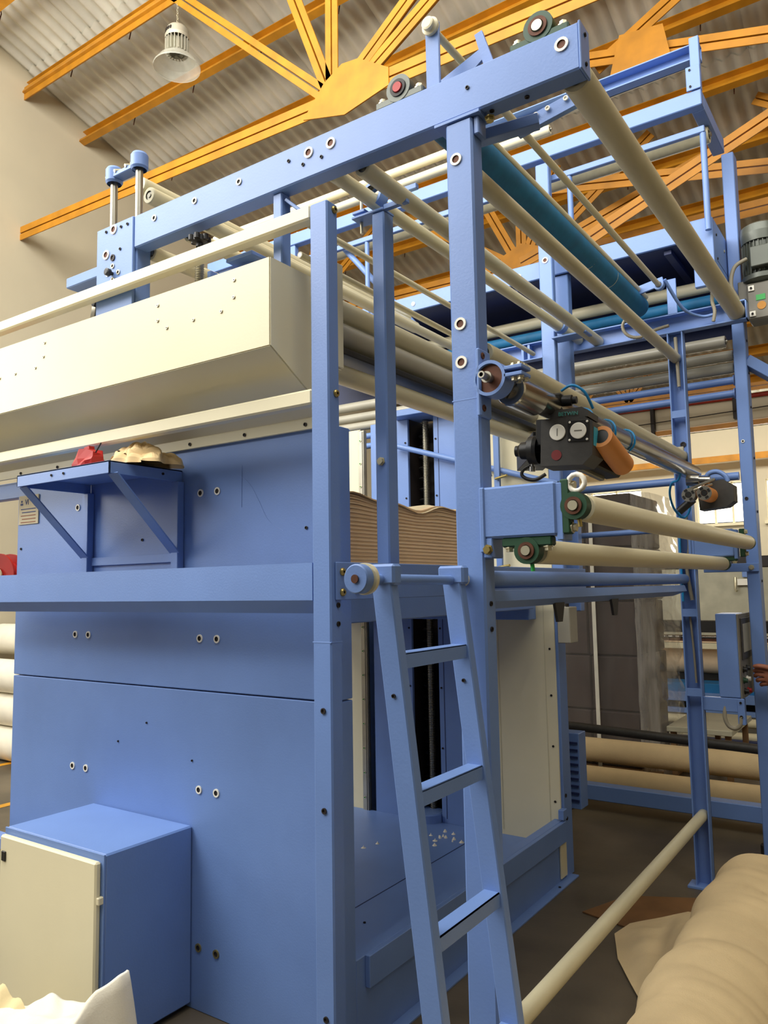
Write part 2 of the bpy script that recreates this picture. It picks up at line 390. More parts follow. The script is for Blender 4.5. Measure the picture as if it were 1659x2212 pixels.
dbl(g2, 'bottom_chord', (-8, 8.0, 5.28), (6.5, 8.0, 5.0), .07)
for gx in (-3.5, -7.0, .6):
    MB().prism([(gx - .35, 5.12), (gx - .25, 5.35), (gx, 5.45), (gx + .25, 5.35), (gx + .35, 5.1)], 'Y', 7.985, 7.997).build('gusset_plate', 'yellow', g2)
    for dx in (-1.6, -.55, .0, .45, 1.5): dbl(g2, 'diagonal' if dx else 'vertical', (gx + dx * .1, 8, 5.25), (gx + dx, 8, 6.25), .055)
g3 = thing('roof_bracing', 'yellow sloping roof brace bars at the upper right of the hall', 'brace', (-1.3, 6.4, 4.7))
for nm, a, b_ in (('brace', (-2.6, 6.2, 6.18), (.6, 6.2, 5.32)), ('brace', (-2.0, 6.28, 5.98), (-.9, 6.28, 6.55)), ('brace', (-.1, 6.6, 5.48), (-2.7, 6.6, 4.46)), ('brace', (-3.0, 7.2, 5.60), (.3, 7.2, 4.89)), ('brace', (-3.3, 7.5, 4.99), (-1.2, 7.5, 5.59))):
    dbl(g3, nm, a, b_, .06)
MB().prism([(-1.85, 5.75), (-1.75, 6.1), (-1.4, 6.05), (-1.35, 5.75)], 'Y', 6.15, 6.16).build('gusset_plate', 'yellow', g3)
g4 = thing('roof_girder', 'small distant yellow girder under the roof by the gutter', 'girder', (-5, 12.2, 4.4), 'yellow lattice girders')
dbl(g4, 'bottom_chord', (-8, 12.2, 4.45), (0, 12.2, 4.35), .05)
for gx in (-5.2, -4.4, -3.6):
    for dx in (-.35, .05, .4): dbl(g4, 'diagonal', (gx, 12.2, 4.42), (gx + dx, 12.2, 4.9), .045)

# ---- hanging high-bay lamp
L0 = Vector((-5.42, 4.6, 6.44))
lp = thing('high_bay_lamp', 'grey high bay lamp hanging from a chain under the roof', 'lamp', tuple(L0))
MB().lathe(L0, (0, 0, 1), [(0, .215), (.012, .218), (.02, .21), (.08, .17), (.12, .12), (.14, .10), (.14, 0)], 32).build('reflector', 'lampglass', lp)
hs = MB().cyl(L0 + Vector((0, 0, .14)), L0 + Vector((0, 0, .28)), .07, 20).build('heat_sink', 'lampmetal', lp)
for i in range(20):
    a = 2 * math.pi * i / 20
    c, s_ = math.cos(a), math.sin(a)
    MB().bar(L0 + Vector((c * .09, s_ * .09, .14)), L0 + Vector((c * .09, s_ * .09, .28)), .045, .006, 0, 0, (-s_, c, 0)).build('fin', 'lampmetal', hs)
dr = MB().lathe(L0 + Vector((0, 0, .28)), (0, 0, 1), [(0, .112), (.03, .115), (.035, .11), (.10, .10), (.12, .085), (.125, 0)], 28).build('driver_housing', 'lampmetal', lp)
for i in range(5):
    a = -2.2 + i * .22; MB().box(-.008, .008, -.004, .004, 0, .03, 0, 0, Matrix.Translation(L0 + Vector((math.cos(a) * .109, math.sin(a) * .107, .33))) @ Matrix.Rotation(a + math.pi / 2, 4, 'Z')).build('vent_slot', 'dark', dr)
ch = MB()
for i in range(26):
    c = L0 + Vector((0, 0, .42 + i * .028)); pts = []
    for k in range(10):
        a = 2 * math.pi * k / 10; q = Vector((math.cos(a) * .009, 0, math.sin(a) * .019)); q = q if i % 2 else Vector((0, q.x, q.z)); pts.append(c + q)
    ch.sweep(pts, .003, 5, 0, True)
ch.build('chain', 'zinc', lp)

# ================================================================== MACHINE BODY
body = thing('machine_housing', 'large blue steel side housing of the machine with recessed lifting bay', 'machine', (-2.6, 3.1, 0))
sp = MB().box(-3.6, -1.65, 2.1, 2.2, 1.168, 2.12, .003).build('side_panel', 'blue', body); sp['label'] = 'upper blue side sheet with paired bolts'
sp2 = MB().box(-3.6, -1.65, 2.1, 2.2, 0.0, 1.163, .003).build('side_panel', 'blue', body); sp2['label'] = 'lower blue side sheet with paired bolts'
for x in (-2.311, -2.217, -3.113, -3.018): grommet(sp, (x, 2.1, 1.932), '-Y', .0155); grommet(sp, (x, 2.1, 1.365), '-Y', .0155); grommet(sp2, (x, 2.1, .796), '-Y', .0155)
for x in (-2.309, -2.215): grommet(sp2, (x, 2.1, .224), '-Y', .0155, 'brass', 'dark')
for x in (-3.564, -1.77, -2.662): hole(sp, (x, 2.1, 1.764), '-Y', .006)
for x, z in ((-2.75, 1.49), (-2.6, 1.49), (-2.62, 1.02), (-2.8, .93), (-2.35, .9)): hole(sp if z > 1.168 else sp2, (x, 2.1, z), '-Y', .004)
# scratches on the panel
sc = MB().sweep([(-2.11, 2.099, 1.985), (-2.05, 2.099, 1.95), (-2.0, 2.099, 1.88), (-1.95, 2.099, 1.80), (-1.88, 2.099, 1.76)], .0006, 4).sweep([(-2.085, 2.099, 2.02), (-2.088, 2.099, 1.86)], .0007, 4).build('scratch', 'lightblue', sp)
# maker's plate
mp = MB().box(-3.585, -3.42, 2.094, 2.0995, 1.88, 2.02, .001).build('maker_plate', 'paper', body)
def text(par, name, body_, m, p, size, rot, ext=.0006, align='CENTER'):
    cu = bpy.data.curves.new(name, 'FONT'); cu.body = body_; cu.size = size; cu.extrude = ext; cu.align_x = align
    t = bpy.data.objects.new('tmp', cu); COL.objects.link(t)
    dg = bpy.context.evaluated_depsgraph_get(); me = bpy.data.meshes.new_from_object(t.evaluated_get(dg)); bpy.data.objects.remove(t)
    me.materials.clear(); me.materials.append(MATS[m]); me.name = name
    o = bpy.data.objects.new(name, me); COL.objects.link(o); place(o, p, par); o.rotation_euler = rot; return o
text(mp, 'lettering', 'VI', 'inkblue', (-3.515, 2.0935, 1.975), .038, (math.pi / 2, 0, 0)); text(mp, 'lettering', 'T', 'inkblue', (-3.437, 2.0935, 1.975), .038, (math.pi / 2, 0, 0))
for x, z in ((-3.565, 1.978), (-3.553, 1.978), (-3.559, 1.992)): pbox(mp, 'logo_dot', 'inkblue', x - .005, x + .005, 2.0932, 2.0936, z - .005, z + .005, 0)
for i in range(5): pbox(mp, 'print_line', 'inkblue' if i < 2 else 'inkbrown', -3.565 + .01 * (i % 2), -3.44, 2.0932, 2.0936, 1.888 + (4 - i) * .016, 1.892 + (4 - i) * .016, 0)
# right end plates, top strip, platform, far wall
pbox(body, 'end_plate', 'cream', -1.66, -1.652, 2.03, 2.175, 2.335, 2.72, .002)
pl = pbox(body, 'platform', 'blue', -3.55, -1.68, 2.2, 4.05, .10, .175, .003)
MB().box(-2.105, -2.101, 2.2, 4.05, .174, .1765, 0).build('seam', 'navy', pl)
for x, y in ((-1.98, 2.7), (-1.9, 2.95), (-2.3, 2.62), (-1.85, 3.25)): hole(pl, (x, y, .175), '+Z', .006)
lint = MB()
for i in range(26):
    x = random.gauss(-2.3, .12); y = random.gauss(3.75, .12); lint.lathe((x, y, .174), (0, 0, 1), [(0, .016 * random.random() + .004), (.012 * random.random() + .003, .004), (.016, 0)], 6)
o = lint.build('lint_waste', 'clothw'); tag(o, 'scattered white lint on the blue lift base beside the screw', 'lint', kind='stuff')
sk = pbox(body, 'skirt', 'blue', -1.70, -1.65, 2.2, 4.17, 0.0, .30, .003)
pbox(sk, 'skirt_rail', 'blue', -1.65, -1.63, 2.25, 4.04, .195, .30, .002)
pbox(sk, 'foot_flange', 'blue', -1.65, -1.60, 2.22, 4.12, 0.0, .008, .001)
pbox(sk, 'cream_tab', 'cream', -1.648, -1.640, 3.98, 4.06, .02, .19, .001)
for y in (2.6, 3.3, 3.9): hole(sk, (-1.62, y, .008), '+Z', .007)
fa = pbox(body, 'far_corner_post', 'blue', -1.70, -1.645, 4.06, 4.17, 0.0, 2.62, .003)
hole(fa, (-1.645, 4.09, .30), '+X', .01); hole(fa, (-1.645, 4.085, .42), '+X', .01)
pbox(fa, 'clip', 'blue', -1.66, -1.63, 4.01, 4.06, .31, .36, .002)
cp = pbox(body, 'far_cream_panel', 'cream', -2.06, -1.66, 4.05, 4.06, .10, 2.62, .002)
for z in (1.45, 1.2, .95, .68, .39): hole(cp, (-1.69, 4.05, z), '-Y', .006)
for x in (-2.0, -1.72): pbox(cp, 'fold_line', 'roller', x - .0015, x + .0015, 4.048, 4.0502, .2, 1.5, 0)
c1 = pbox(body, 'lift_column_panel', 'blue', -2.868, -2.582, 4.05, 4.07, .10, 2.60, .002)
c2 = pbox(body, 'lift_column_panel', 'blue', -2.396, -2.06, 4.05, 4.07, .10, 2.60, .002)
pbox(c2, 'seam', 'navy', -2.364, -2.360, 4.0485, 4.0505, .2, 2.58, 0)
for z in (2.45, 2.1, 1.75, 1.3, .95, .6): hole(c1, (-2.60, 4.05, z), '-Y', .006); hole(c2, (-2.38, 4.05, z), '-Y', .006)
pbox(body, 'screw_recess', 'dark', -2.60, -2.38, 4.25, 4.26, .10, 2.6, 0)
pbox(body, 'recess_side', 'dark', -2.60, -2.582, 4.07, 4.25, .10, 2.6, 0); pbox(body, 'recess_side', 'dark', -2.396, -2.38, 4.07, 4.25, .10, 2.6, 0)
# bellows folds in the recess
for sx in (-2.545, -2.432):
    for i in range(34):
        z = .25 + i * .068
        def mk(): return MB().prism([(0, 0), (.03, .012), (0, .024)], 'X', -.03, .03)
        o = stamp(body, 'bellows_fold', 'bellow', mk, ['anthracite'], (sx, 4.19, z)); o.rotation_euler = (0, 0, math.pi)
scw = MB()
pr = [(0, .017)]
for i in range(230): pr += [(.0104 * i + .002, .021), (.0104 * i + .006, .021), (.0104 * i + .0085, .016)]
scw.lathe((-2.50, 4.13, .2), (0, 0, 1), pr, 14).build('lead_screw', 'steel', body)
MB().lathe((-2.50, 4.06, .17), (0, 0, 1), [(0, .10), (.05, .10), (.055, .09), (.055, 0)], 28).build('screw_bearing_housing', 'blue', body)
pbox(body, 'column_top_plate', 'blue', -2.66, -2.0, 3.95, 4.2, 2.60, 2.64, .003)
gp = pbox(body, 'guide_panel', 'cream', -3.12, -2.95, 4.05, 4.06, .10, 2.58, .002)
gr = pbox(body, 'linear_guide_rail', 'steel', -2.955, -2.905, 4.03, 4.06, .14, 2.57, .004)
pbox(gr, 'rail_groove', 'dark', -2.922, -2.918, 4.0285, 4.031, .15, 2.56, 0); pbox(gr, 'rail_groove', 'dark', -2.91, -2.906, 4.0285, 4.031, .15, 2.56, 0)
for i in range(16): grommet(gr, (-2.938, 4.03, .25 + i * .15), '-Y', .008, 'zinc', 'greenbit', 'cap')
pbox(body, 'far_wall_sheet', 'blue', -3.6, -3.12, 4.05, 4.17, .0, 2.62, .003)
pbox(body, 'far_outer_sheet', 'blue', -3.12, -1.70, 4.26, 4.28, 0, 1.5, .002)
# louvre box on the far outside
lb = pbox(body, 'louvre_box', 'blue', -1.80, -1.660, 4.35, 4.46, .28, .70, .003)
for i in range(9): pbox(lb, 'louvre', 'navy', -1.72, -1.668, 4.342, 4.351, .32 + i * .04, .332 + i * .04, 0)
jb = pbox(body, 'junction_box', 'greyroll', -1.60, -1.53, 3.95, 4.06, 1.24, 1.43, .004); jb['label'] = 'pale grey junction box on the blue corner post'
MB().sweep([(-1.56, 4.0, 1.43), (-1.56, 3.99, 1.48), (-1.60, 3.95, 1.53)], .01, 8).build('cable', 'dark', body)
MB().sweep([(-1.95, 3.98, 1.50), (-1.85, 3.98, 1.455), (-1.75, 3.98, 1.46), (-1.66, 3.98, 1.49)], .006, 6).build('cable', 'rust', body)

# ---- cream roller cover along the side
cov = thing('roller_cover', 'cream sheet metal cover overhanging the top of the blue side panel', 'cover', (-3.1, 2.0, 2.1))
prof = [(1.80, 2.622), (1.80, 2.33), (2.075, 2.165), (2.09, 2.155), (2.09, 2.122)]
cm = MB()
for i in range(len(prof) - 1):
    (ya, za), (yb, zb) = prof[i], prof[i + 1]
    d = Vector((yb - ya, zb - za)).normalized(); n = Vector((-d.y, d.x)) * .004
    cm.prism([(ya, za), (yb, zb), (yb - n.x, yb and zb - n.y), (ya - n.x, za - n.y)], 'X', -5.2, -1.664)
cm.build('cover_sheet', 'cream', cov)
MB().prism([(1.80, 2.622), (1.80, 2.33), (2.075, 2.165), (2.09, 2.155), (2.09, 2.33), (2.17, 2.33), (2.17, 2.622)], 'X', -1.664, -1.66).build('cover_end', 'cream', cov)
pbox(cov, 'cover_lip', 'cream', -5.2, -1.664, 1.80, 1.86, 2.618, 2.622, .001)
fl = pbox(cov, 'flange', 'cream', -5.2, -1.665, 2.084, 2.098, 2.112, 2.15, .001)
for x in (-3.558, -3.255, -2.357, -2.056, -1.758): hole(fl, (x, 2.084, 2.130), '-Y', .007)
for (x0, x1, scr) in ((-2.214, -1.811, ((-1.82, 2.582), (-1.822, 2.523), (-1.881, 2.487), (-2.018, 2.487), (-2.156, 2.487), (-2.207, 2.524), (-2.207, 2.581))), (-3.31, -2.905, ((-2.916, 2.582), (-2.922, 2.524), (-2.979, 2.487), (-3.13, 2.487), (-3.251, 2.487)))):
    ap = MB().prism([(x0, 2.618), (x0, 2.476), (x1 - .012, 2.476), (x1, 2.488), (x1, 2.618)], 'Y', 1.7965, 1.80).build('access_plate', 'cream', cov)
    MB().bar((x1 + .0012, 1.798, 2.485), (x1 + .0012, 1.798, 2.62), .0034, .0028, 0).bar((x0, 1.798, 2.4748), (x1 - .012, 1.798, 2.4748), .0034, .0028, 0).bar((x1 - .012, 1.798, 2.4748), (x1 + .0012, 1.798, 2.487), .0034, .0028, 0).build('plate_gap', 'dark', ap)
    for x, z in scr: bolt(ap, (x, 1.7965, z), '-Y', .007, 'zinc', .004)

# ---- guard frame: corner post, cream rails, ledge beam, side beam
gf = thing('guard_frame', 'blue corner post with two cream guard rails and a wide blue ledge beam', 'frame', (-1.54, 1.93, 0))
po = pbox(gf, 'corner_post', 'blue', -1.546, -1.474, 1.86, 1.916, 0.0, 2.788, .005)
for z in (2.764, 2.160): bolt(po, (-1.474, 1.896, z), '+X', .0125)
for z in (1.498, 1.441): hole(po, (-1.474, 1.895, z), '+X', .008)
for z in (1.182, .890, .303): hole(po, (-1.506, 1.86, z), '-Y', .009)
pbox(po, 'weld_seam', 'blue', -1.5465, -1.4735, 1.8595, 1.9165, 1.384, 1.388, .0005)
for z0, z1 in ((2.746, 2.795), (2.133, 2.183)): pbox(gf, 'guard_rail', 'cream', -5.2, -1.549, 1.866, 1.912, z0, z1, .006)
MB().prism([(1.865, 1.630), (1.865, 1.514), (1.904, 1.472), (1.95, 1.472), (1.95, 1.630)], 'X', -3.68, -1.550).build('ledge_beam', 'blue', gf)
sb = pbox(gf, 'side_beam', 'blue', -1.474, -1.466, 1.880, 4.04, 1.513, 1.630, .003)
pbox(sb, 'lower_lip', 'blue', -1.498, -1.474, 1.96, 4.04, 1.513, 1.519, .001)
for z in (1.600, 1.537): bolt(sb, (-1.466, 1.908, z), '+X', .0125)
for y, z in ((1.985, 1.57), (2.55, 1.57)): pbox(sb, 'bracket', 'blue', -1.466, -1.457, y - .012, y + .012, 1.535, 1.605, .003)
# walkway ties beyond left panel edge
pbox(gf, 'rear_tie', 'blue', -5.2, -3.6, 2.12, 2.17, 2.02, 2.10, .003)

# ---- lift table and fabric stack
lt = thing('lift_table', 'dark blue lifting table under the folded cloth stack', 'lift table', (-2.5, 3.0, 1.4))
pbox(lt, 'table_plate', 'blue', -3.3, -1.73, 2.24, 3.95, 1.42, 1.56, .004)
pbox(lt, 'crossbeam', 'blue', -3.1, -1.76, 3.95, 4.045, 1.36, 1.50, .004)
for y in (2.55, 3.15):
    MB().prism([(y - .05, 1.56), (y + .05, 1.56), (y + .03, 1.44), (y - .05, 1.44)], 'X', -1.735, -1.725).build('notch_plate', 'black', lt)
    hexbolt(lt, (-1.725, y + .05, 1.445), '+X', .011)
for x in (-2.98, -2.9, -2.60, -2.45): grommet(lt, (x, 3.95, 1.38), '-Y', .012, 'zinc')
st = thing('fabric_stack', 'tall stack of folded beige cloth on the lift table', 'fabric stack', (-2.4, 2.8, 1.56))
NL = 46
for i in range(NL):
    z0 = 1.56 + i * .0073
    y0 = 2.26 + .004 * math.sin(i * 1.7); y1 = 3.33 + .010 * math.sin(i * 2.3); xr = -1.752 + .002 * math.sin(i * 3.1)
    def fn(u, v, z0=z0, y0=y0, y1=y1, xr=xr):
        a = v * 4
        # cross-section loop bottom -> right nose -> top
        y = y0 + (y1 - y0) * u
        amp = .010 * (i / NL) ** 9
        wv = amp * (math.sin(u * 9 + .5) * 1.6 + math.sin(u * 21))
        pts = [(-3.0, 0), (xr - .0006, .0001), (xr, .0036), (xr - .0006, .0072), (-3.0, .0073)]
        p = pts[int(round(a))]
        return (p[0], y, z0 + p[1] + wv)
    MB().grid(fn, 24, 4, 0, False).build('cloth_fold', 'stackcloth' if (i * 7) % 5 else 'stackcloth2', st)
def topfn(u, v):
    y = 2.25 + 1.09 * u; x = -3.0 + v * 1.262
    wv = .016 * math.sin(u * 9 + .5) + .01 * math.sin(u * 21) + .006 * math.sin(v * 7)
    drop = -.02 * max(0, (v - .93) / .07) ** 2
    return (x, y, 1.902 + wv + drop)
MB().grid(topfn, 30, 16).build('top_layer', 'cloth', st)

# ================================================================== MACHINE FRAME (near + far portal frames)
fr = thing('roller_machine', 'tall blue roller frame with long top beam and posts on both sides', 'frame', (-1.6, 3.1, 0))
tb = pbox(fr, 'top_beam', 'blue', -2.512, -.652, 1.92, 1.985, 2.925, 3.06, .005)
for x, r in ((-1.501, .019), (-1.596, .019), (-.702, .020)): grommet(tb, (x, 1.92, 3.012), '-Y', r, 'white', 'rust')
for x in (-1.922, -2.155, -2.386): grommet(tb, (x, 1.92, 3.014), '-Y', .0125, 'zinc')
for x, z in ((-1.685, 3.012), (-.992, 3.003), (-1.541, 2.978), (-1.621, 2.978)): hole(tb, (x, 1.92, z), '-Y', .006)
for x in (-.82, -.93): hole(tb, (x, 1.95, 2.925), '-Z', .007)
ec = pbox(tb, 'end_cap', 'blue', -.655, -.648, 1.918, 1.987, 2.923, 3.062, .003)
for z in (2.95, 3.035): hole(ec, (-.648, 1.95, z), '+X', .006)
p2 = pbox(fr, 'tall_post', 'blue', -1.07, -.982, 1.92, 1.985, 0.0, 2.915, .006)
for z in (2.797, 2.30, 2.187): grommet(p2, (-1.036, 1.92, z), '-Y', .0185, 'white', 'rust')
pbox(p2, 'cap_plate', 'blue', -1.105, -.955, 1.915, 1.99, 2.915, 2.925, .001)
pbox(p2, 'gusset', 'blue', -.982, -.965, 1.93, 1.98, 2.86, 2.915, .003)
hexbolt(p2, (-.94, 1.955, 2.91), '-Z', .012, 'brass')
pbox(p2, 'weld_seam', 'blue', -1.0705, -.9815, 1.9195, 1.9855, 2.075, 2.079, .0005)
for z in (1.50, 1.43): hole(p2, (-.982, 1.95, z), '+X', .007)
# left tower on the near side
tw = pbox(fr, 'tower_plate', 'blue', -2.748, -2.512, 1.915, 1.93, 2.30, 3.06, .003)
pbox(fr, 'tower_column', 'blue', -2.60, -2.505, 1.93, 2.0, 2.30, 3.055, .004)
for x, z, r in ((-2.635, 3.036, .02), (-2.682, 2.939, .02)): grommet(tw, (x, 1.915, z), '-Y', r, 'white', 'rust')
for x, z in ((-2.684, 3.038), (-2.587, 3.034), (-2.546, 3.034), (-2.591, 2.941)): hole(tw, (x, 1.915, z), '-Y', .006)
hole(tw, (-2.638, 1.915, 2.916), '-Y', .014)
for x, z in ((-2.637, 2.88), (-2.60, 2.845), (-2.67, 2.853), (-2.636, 2.821)): grommet(tw, (x, 1.915, z), '-Y', .010, 'zinc')
MB().lathe((-2.64, 1.915, 2.848), (0, -1, 0), [(0, .008), (.012, .008), (.014, .016), (.03, .016), (.033, .01), (.033, 0)], 10).build('clamp_knob', 'black', tw)
pbox(fr, 'tower_arm', 'blue', -2.985, -2.748, 1.93, 2.02, 2.872, 2.918, .004)
for k, (x, zt) in enumerate(((-2.70, 3.29), (-2.535, 3.30))):
    pcyl(fr, 'guide_rod', 'steel', (x, 1.96, 3.0), (x, 1.96, zt), .0155)
    MB().lathe((x, 1.96, zt - .02), (0, 0, 1), [(0, .03), (.01, .036), (.06, .036), (.07, .03), (.07, 0)], 20).build('rod_clamp', 'blue', fr)
    hexbolt(fr, (x - .032, 1.955, zt + .02), '-X', .010)
pbox(fr, 'clamp_bridge', 'blue', -2.68, -2.55, 1.935, 1.985, 3.285, 3.305, .003)
for x in (-2.66, -2.59): pcyl(fr, 'adjusting_screw', 'zinc', (x, 1.93, 3.305), (x + .01, 1.99, 3.33), .007)
# small hanger post under the top beam and mid posts carrying the clamp roller
sp_ = pbox(fr, 'hanger_post', 'blue', -1.774, -1.733, 1.935, 1.985, 2.30, 2.925, .004)
MB().bar((-1.73, 1.97, 2.90), (-1.62, 1.985, 2.80), .05, .012, .002).build('hanger_brace', 'blue', fr)
def midpost(nm, y0, y1):
    p = pbox(fr, nm, 'blue', -1.553, -1.499, y0, y1, 1.525, 2.905, .005)
    pbox(p, 'saddle_plate', 'blue', -1.64, -1.50, y0 - .005, y1 + .005, 2.905, 2.915, .002)
    MB().lathe((-1.55, y0 - .005, 2.978), (0, 1, 0), [(0, .034), (0, .044), (.05, .044), (.05, .034)], 24).build('split_collar', 'blue', p)
    pbox(p, 'collar_lug', 'blue', -1.64, -1.585, y0, y1, 2.925, 2.937, .002)
    MB().cyl((-1.62, (y0 + y1) / 2, 2.86), (-1.62, (y0 + y1) / 2, 3.0), .006, 8).build('clamp_bolt', 'zinc', p)
    MB().cyl((-1.58, y0 + .02, 3.01), (-1.53, y0 + .02, 3.05), .012, 8).build('clamp_bolt', 'black', p)
    pbox(p, 'fork_arm', 'blue', -1.50, -1.40, y0, y0 + .02, 2.905, 2.925, .002); pbox(p, 'fork_arm', 'blue', -1.50, -1.40, y1, y1 + .02, 2.985, 3.005, .002)
    return p
mp1 = midpost('mid_post', 2.22, 2.285)
hexbolt(mp1, (-1.527, 2.22, 1.99), '-Y', .012)
# far side: clamp post reaching up to the upper frame, channel, tall channel post
fm = pbox(fr, 'far_mid_post', 'blue', -1.673, -1.593, 4.055, 4.10, 1.45, 3.97, .005)
grommet(fm, (-1.632, 4.055, 3.39), '-Y', .018, 'white', 'rust')
pbox(fm, 'saddle_plate', 'blue', -1.60, -1.40, 4.02, 4.12, 2.915, 2.925, .002)
MB().lathe((-1.55, 4.0, 2.985), (0, 1, 0), [(0, .034), (0, .044), (.05, .044), (.05, .034)], 24).build('split_collar', 'blue', fm)
pbox(fr, 'far_mid_channel', 'blue', -1.641, -1.559, 4.20, 4.26, 1.40, 3.45, .004)
def channel(par, nm, x0, x1, y0, y1, z0, z1, t=.007):
    """C-channel lying along X, open side towards -Y"""
    return MB().box(x0, x1, y1 - t, y1, z0, z1, .001).box(x0, x1, y0, y1, z0, z0 + t, .001).box(x0, x1, y0, y1, z1 - t, z1, .001).box(x1 - t, x1, y0, y1, z0, z1, .001).build(nm, 'blue', par)
fc = channel(fr, 'far_top_channel', -2.35, -.638, 4.28, 4.34, 2.90, 3.005)
for x in (-1.90, -1.86): pbox(fc, 'stiffener', 'blue', x, x + .015, 4.285, 4.333, 2.905, 3.0, .001)
pb = MB().box(-1.044, -.962, 4.335, 4.342, 0, 2.90, .001).box(-1.044, -1.037, 4.283, 4.342, 0, 2.90, .001).box(-.969, -.962, 4.283, 4.342, 0, 2.90, .001).build('far_tall_post', 'blue', fr)
for z in (2.45, 1.86, 1.39, .98): pbox(pb, 'batten', 'blue', -1.04, -.966, 4.284, 4.292, z - .02, z + .02, .001)
pbox(pb, 'foot_plate', 'blue', -1.08, -.94, 4.26, 4.36, 0, .012, .001)
hole(pb, (-1.0, 4.334, 2.29), '-Y', .015)
grommet(pb, (-1.005, 4.334, 2.20), '-Y', .012, 'zinc')
pbox(pb, 'shaft_bracket', 'greyroll', -1.03, -.985, 4.27, 4.284, 2.17, 2.27, .003)
# rear right post and ties
pc = pbox(fr, 'rear_post', 'blue', -.752, -.689, 4.50, 4.60, 0.0, 3.93, .004)
for z in (2.86, 2.68, 2.49, 2.21, 1.92, 1.55): hole(pc, (-.689, 4.55, z), '+X', .007)
for z in (2.30, 1.99): grommet(pc, (-.73, 4.50, z), '-Y', .009, 'white' if z > 2.1 else 'dark')
ft = pbox(fr, 'flat_tie', 'blue', -.965, -.69, 4.488, 4.50, 1.60, 1.645, .002); hexbolt(ft, (-.725, 4.488, 1.622), '-Y', .011)
pcyl(fr, 'cross_tube', 'blue', (-1.66, 4.50, 2.11), (-.76, 4.50, 2.115), .022)
pcyl(fr, 'cross_tube', 'blue', (-1.62, 4.4, 1.83), (-1.04, 4.4, 1.84), .016)
pbar(fr, 'rear_brace', 'blue', (-.70, 4.55, 2.75), (-.30, 4.75, 2.45), .06, .06)
# bracket arms for the two feed rollers on the near and far posts
def arm(nm, y0, y1):
    a = pbox(fr, nm, 'blue', -.985, -.768, y0, y1, 1.678, 1.82, .006)
    pbox(a, 'end_plate', 'blue', -.77, -.752, y0 + .005, y1, 1.665, 1.815, .002)
    b = pbox(a, 'mount_plate', 'blue', -.99, -.975, y0 - .004, y1 + .01, 1.64, 1.82, .003)
    pbox(a, 'mount_tab', 'blue', -.982, -.955, y0 + .002, y1, 1.625, 1.68, .003)
    hexbolt(a, (-.968, y0 + .001, 1.648), '-Y', .011, 'brass'); return a
arm('roller_arm', 1.916, 1.985); arm('far_roller_arm', 4.285, 4.34)
# cross tube between tall posts with angle below, floor tie tube
pcyl(fr, 'walk_tube', 'blue', (-1.025, 1.985, 1.567), (-1.025, 4.335, 1.567), .026)
MB().prism([(-1.06, 1.535), (-1.0, 1.535), (-.99, 1.505), (-1.06, 1.48)], 'Y', 1.985, 4.2).build('angle_bar', 'blue', fr)
for y in (2.6, 3.2): MB().prism([(y - .045, 1.49), (y + .045, 1.49), (y + .02, 1.42), (y - .02, 1.42)], 'X', -1.05, -1.04).build('notch_plate', 'black', fr)
pcyl(fr, 'floor_tie_tube', 'roller', (-1.0, 1.985, .345), (-1.0, 4.335, .355), .027)
# diagonal tube and thin rod inside
pcyl(fr, 'diagonal_tube', 'blue', (-2.66, 4.0, 2.435), (-1.60, 4.03, 2.10), .017)
pbox(fr, 'thin_upright', 'blue', -1.965, -1.93, 3.99, 4.01, 1.55, 2.62, .002)
for z in (2.50, 2.155, 1.65): pcyl(fr, 'peg', 'brass', (-1.95, 3.98, z), (-1.87, 3.96, z + .01), .008, 8)
MB().sweep([(-1.98, 3.97, 2.48), (-2.02, 3.97, 2.45), (-2.0, 3.97, 2.3), (-1.97, 3.97, 2.17)], .004, 6).build('wire', 'dark', fr)
# hooks, plates and small bearing stands on top of the near beam
def pillow(par, c, axis='Y', dirv='+Z', r=0.05, name='bearing', body_m='green', capc='rust', th=.034):
    """pillow block: base pad towards dirv negative, ring with insert; shaft axis Y"""
    c = Vector(c); d = Vector(DIR[dirv]); t = Vector((0, 1, 0)).cross(d)
    m = MB()
    m.lathe(c + Vector((0, -th / 2, 0)), (0, 1, 0), [(0, r * .62), (0, r), (th, r), (th, r * .62)], 24)
    base = c - d * r
    m.bar(base - t * r * 2.0 + d * .012, base + t * r * 2.0 + d * .012, th * .9 if abs(d.z) > .5 else th * .9, .026, .004, 0, tuple(d)) if True else None
    m.bar(base - t * r * .9 + d * .03, base + t * r * .9 + d * .03, th * .8, .05, .004, 0, tuple(d))
    o = m.build(name, body_m, par)
    MB().lathe(c + Vector((0, -th / 2 - .004, 0)), (0, 1, 0), [(0, r * .42), (0, r * .64), (.012, r * .66)], 24).build('bearing_ring', capc, o)
    MB().lathe(c + Vector((0, -th / 2 - .008, 0)), (0, 1, 0), [(0, 0.0), (0, r * .36), (.02, r * .4)], 20).build('shaft_end', 'zinc' if capc == 'rust' else 'red', o)
    for s_ in (-1, 1):
        q = base + t * s_ * r * 1.55 + d * .025
        hexbolt(o, q, dirv, .011, 'zinc', .012)
    return o

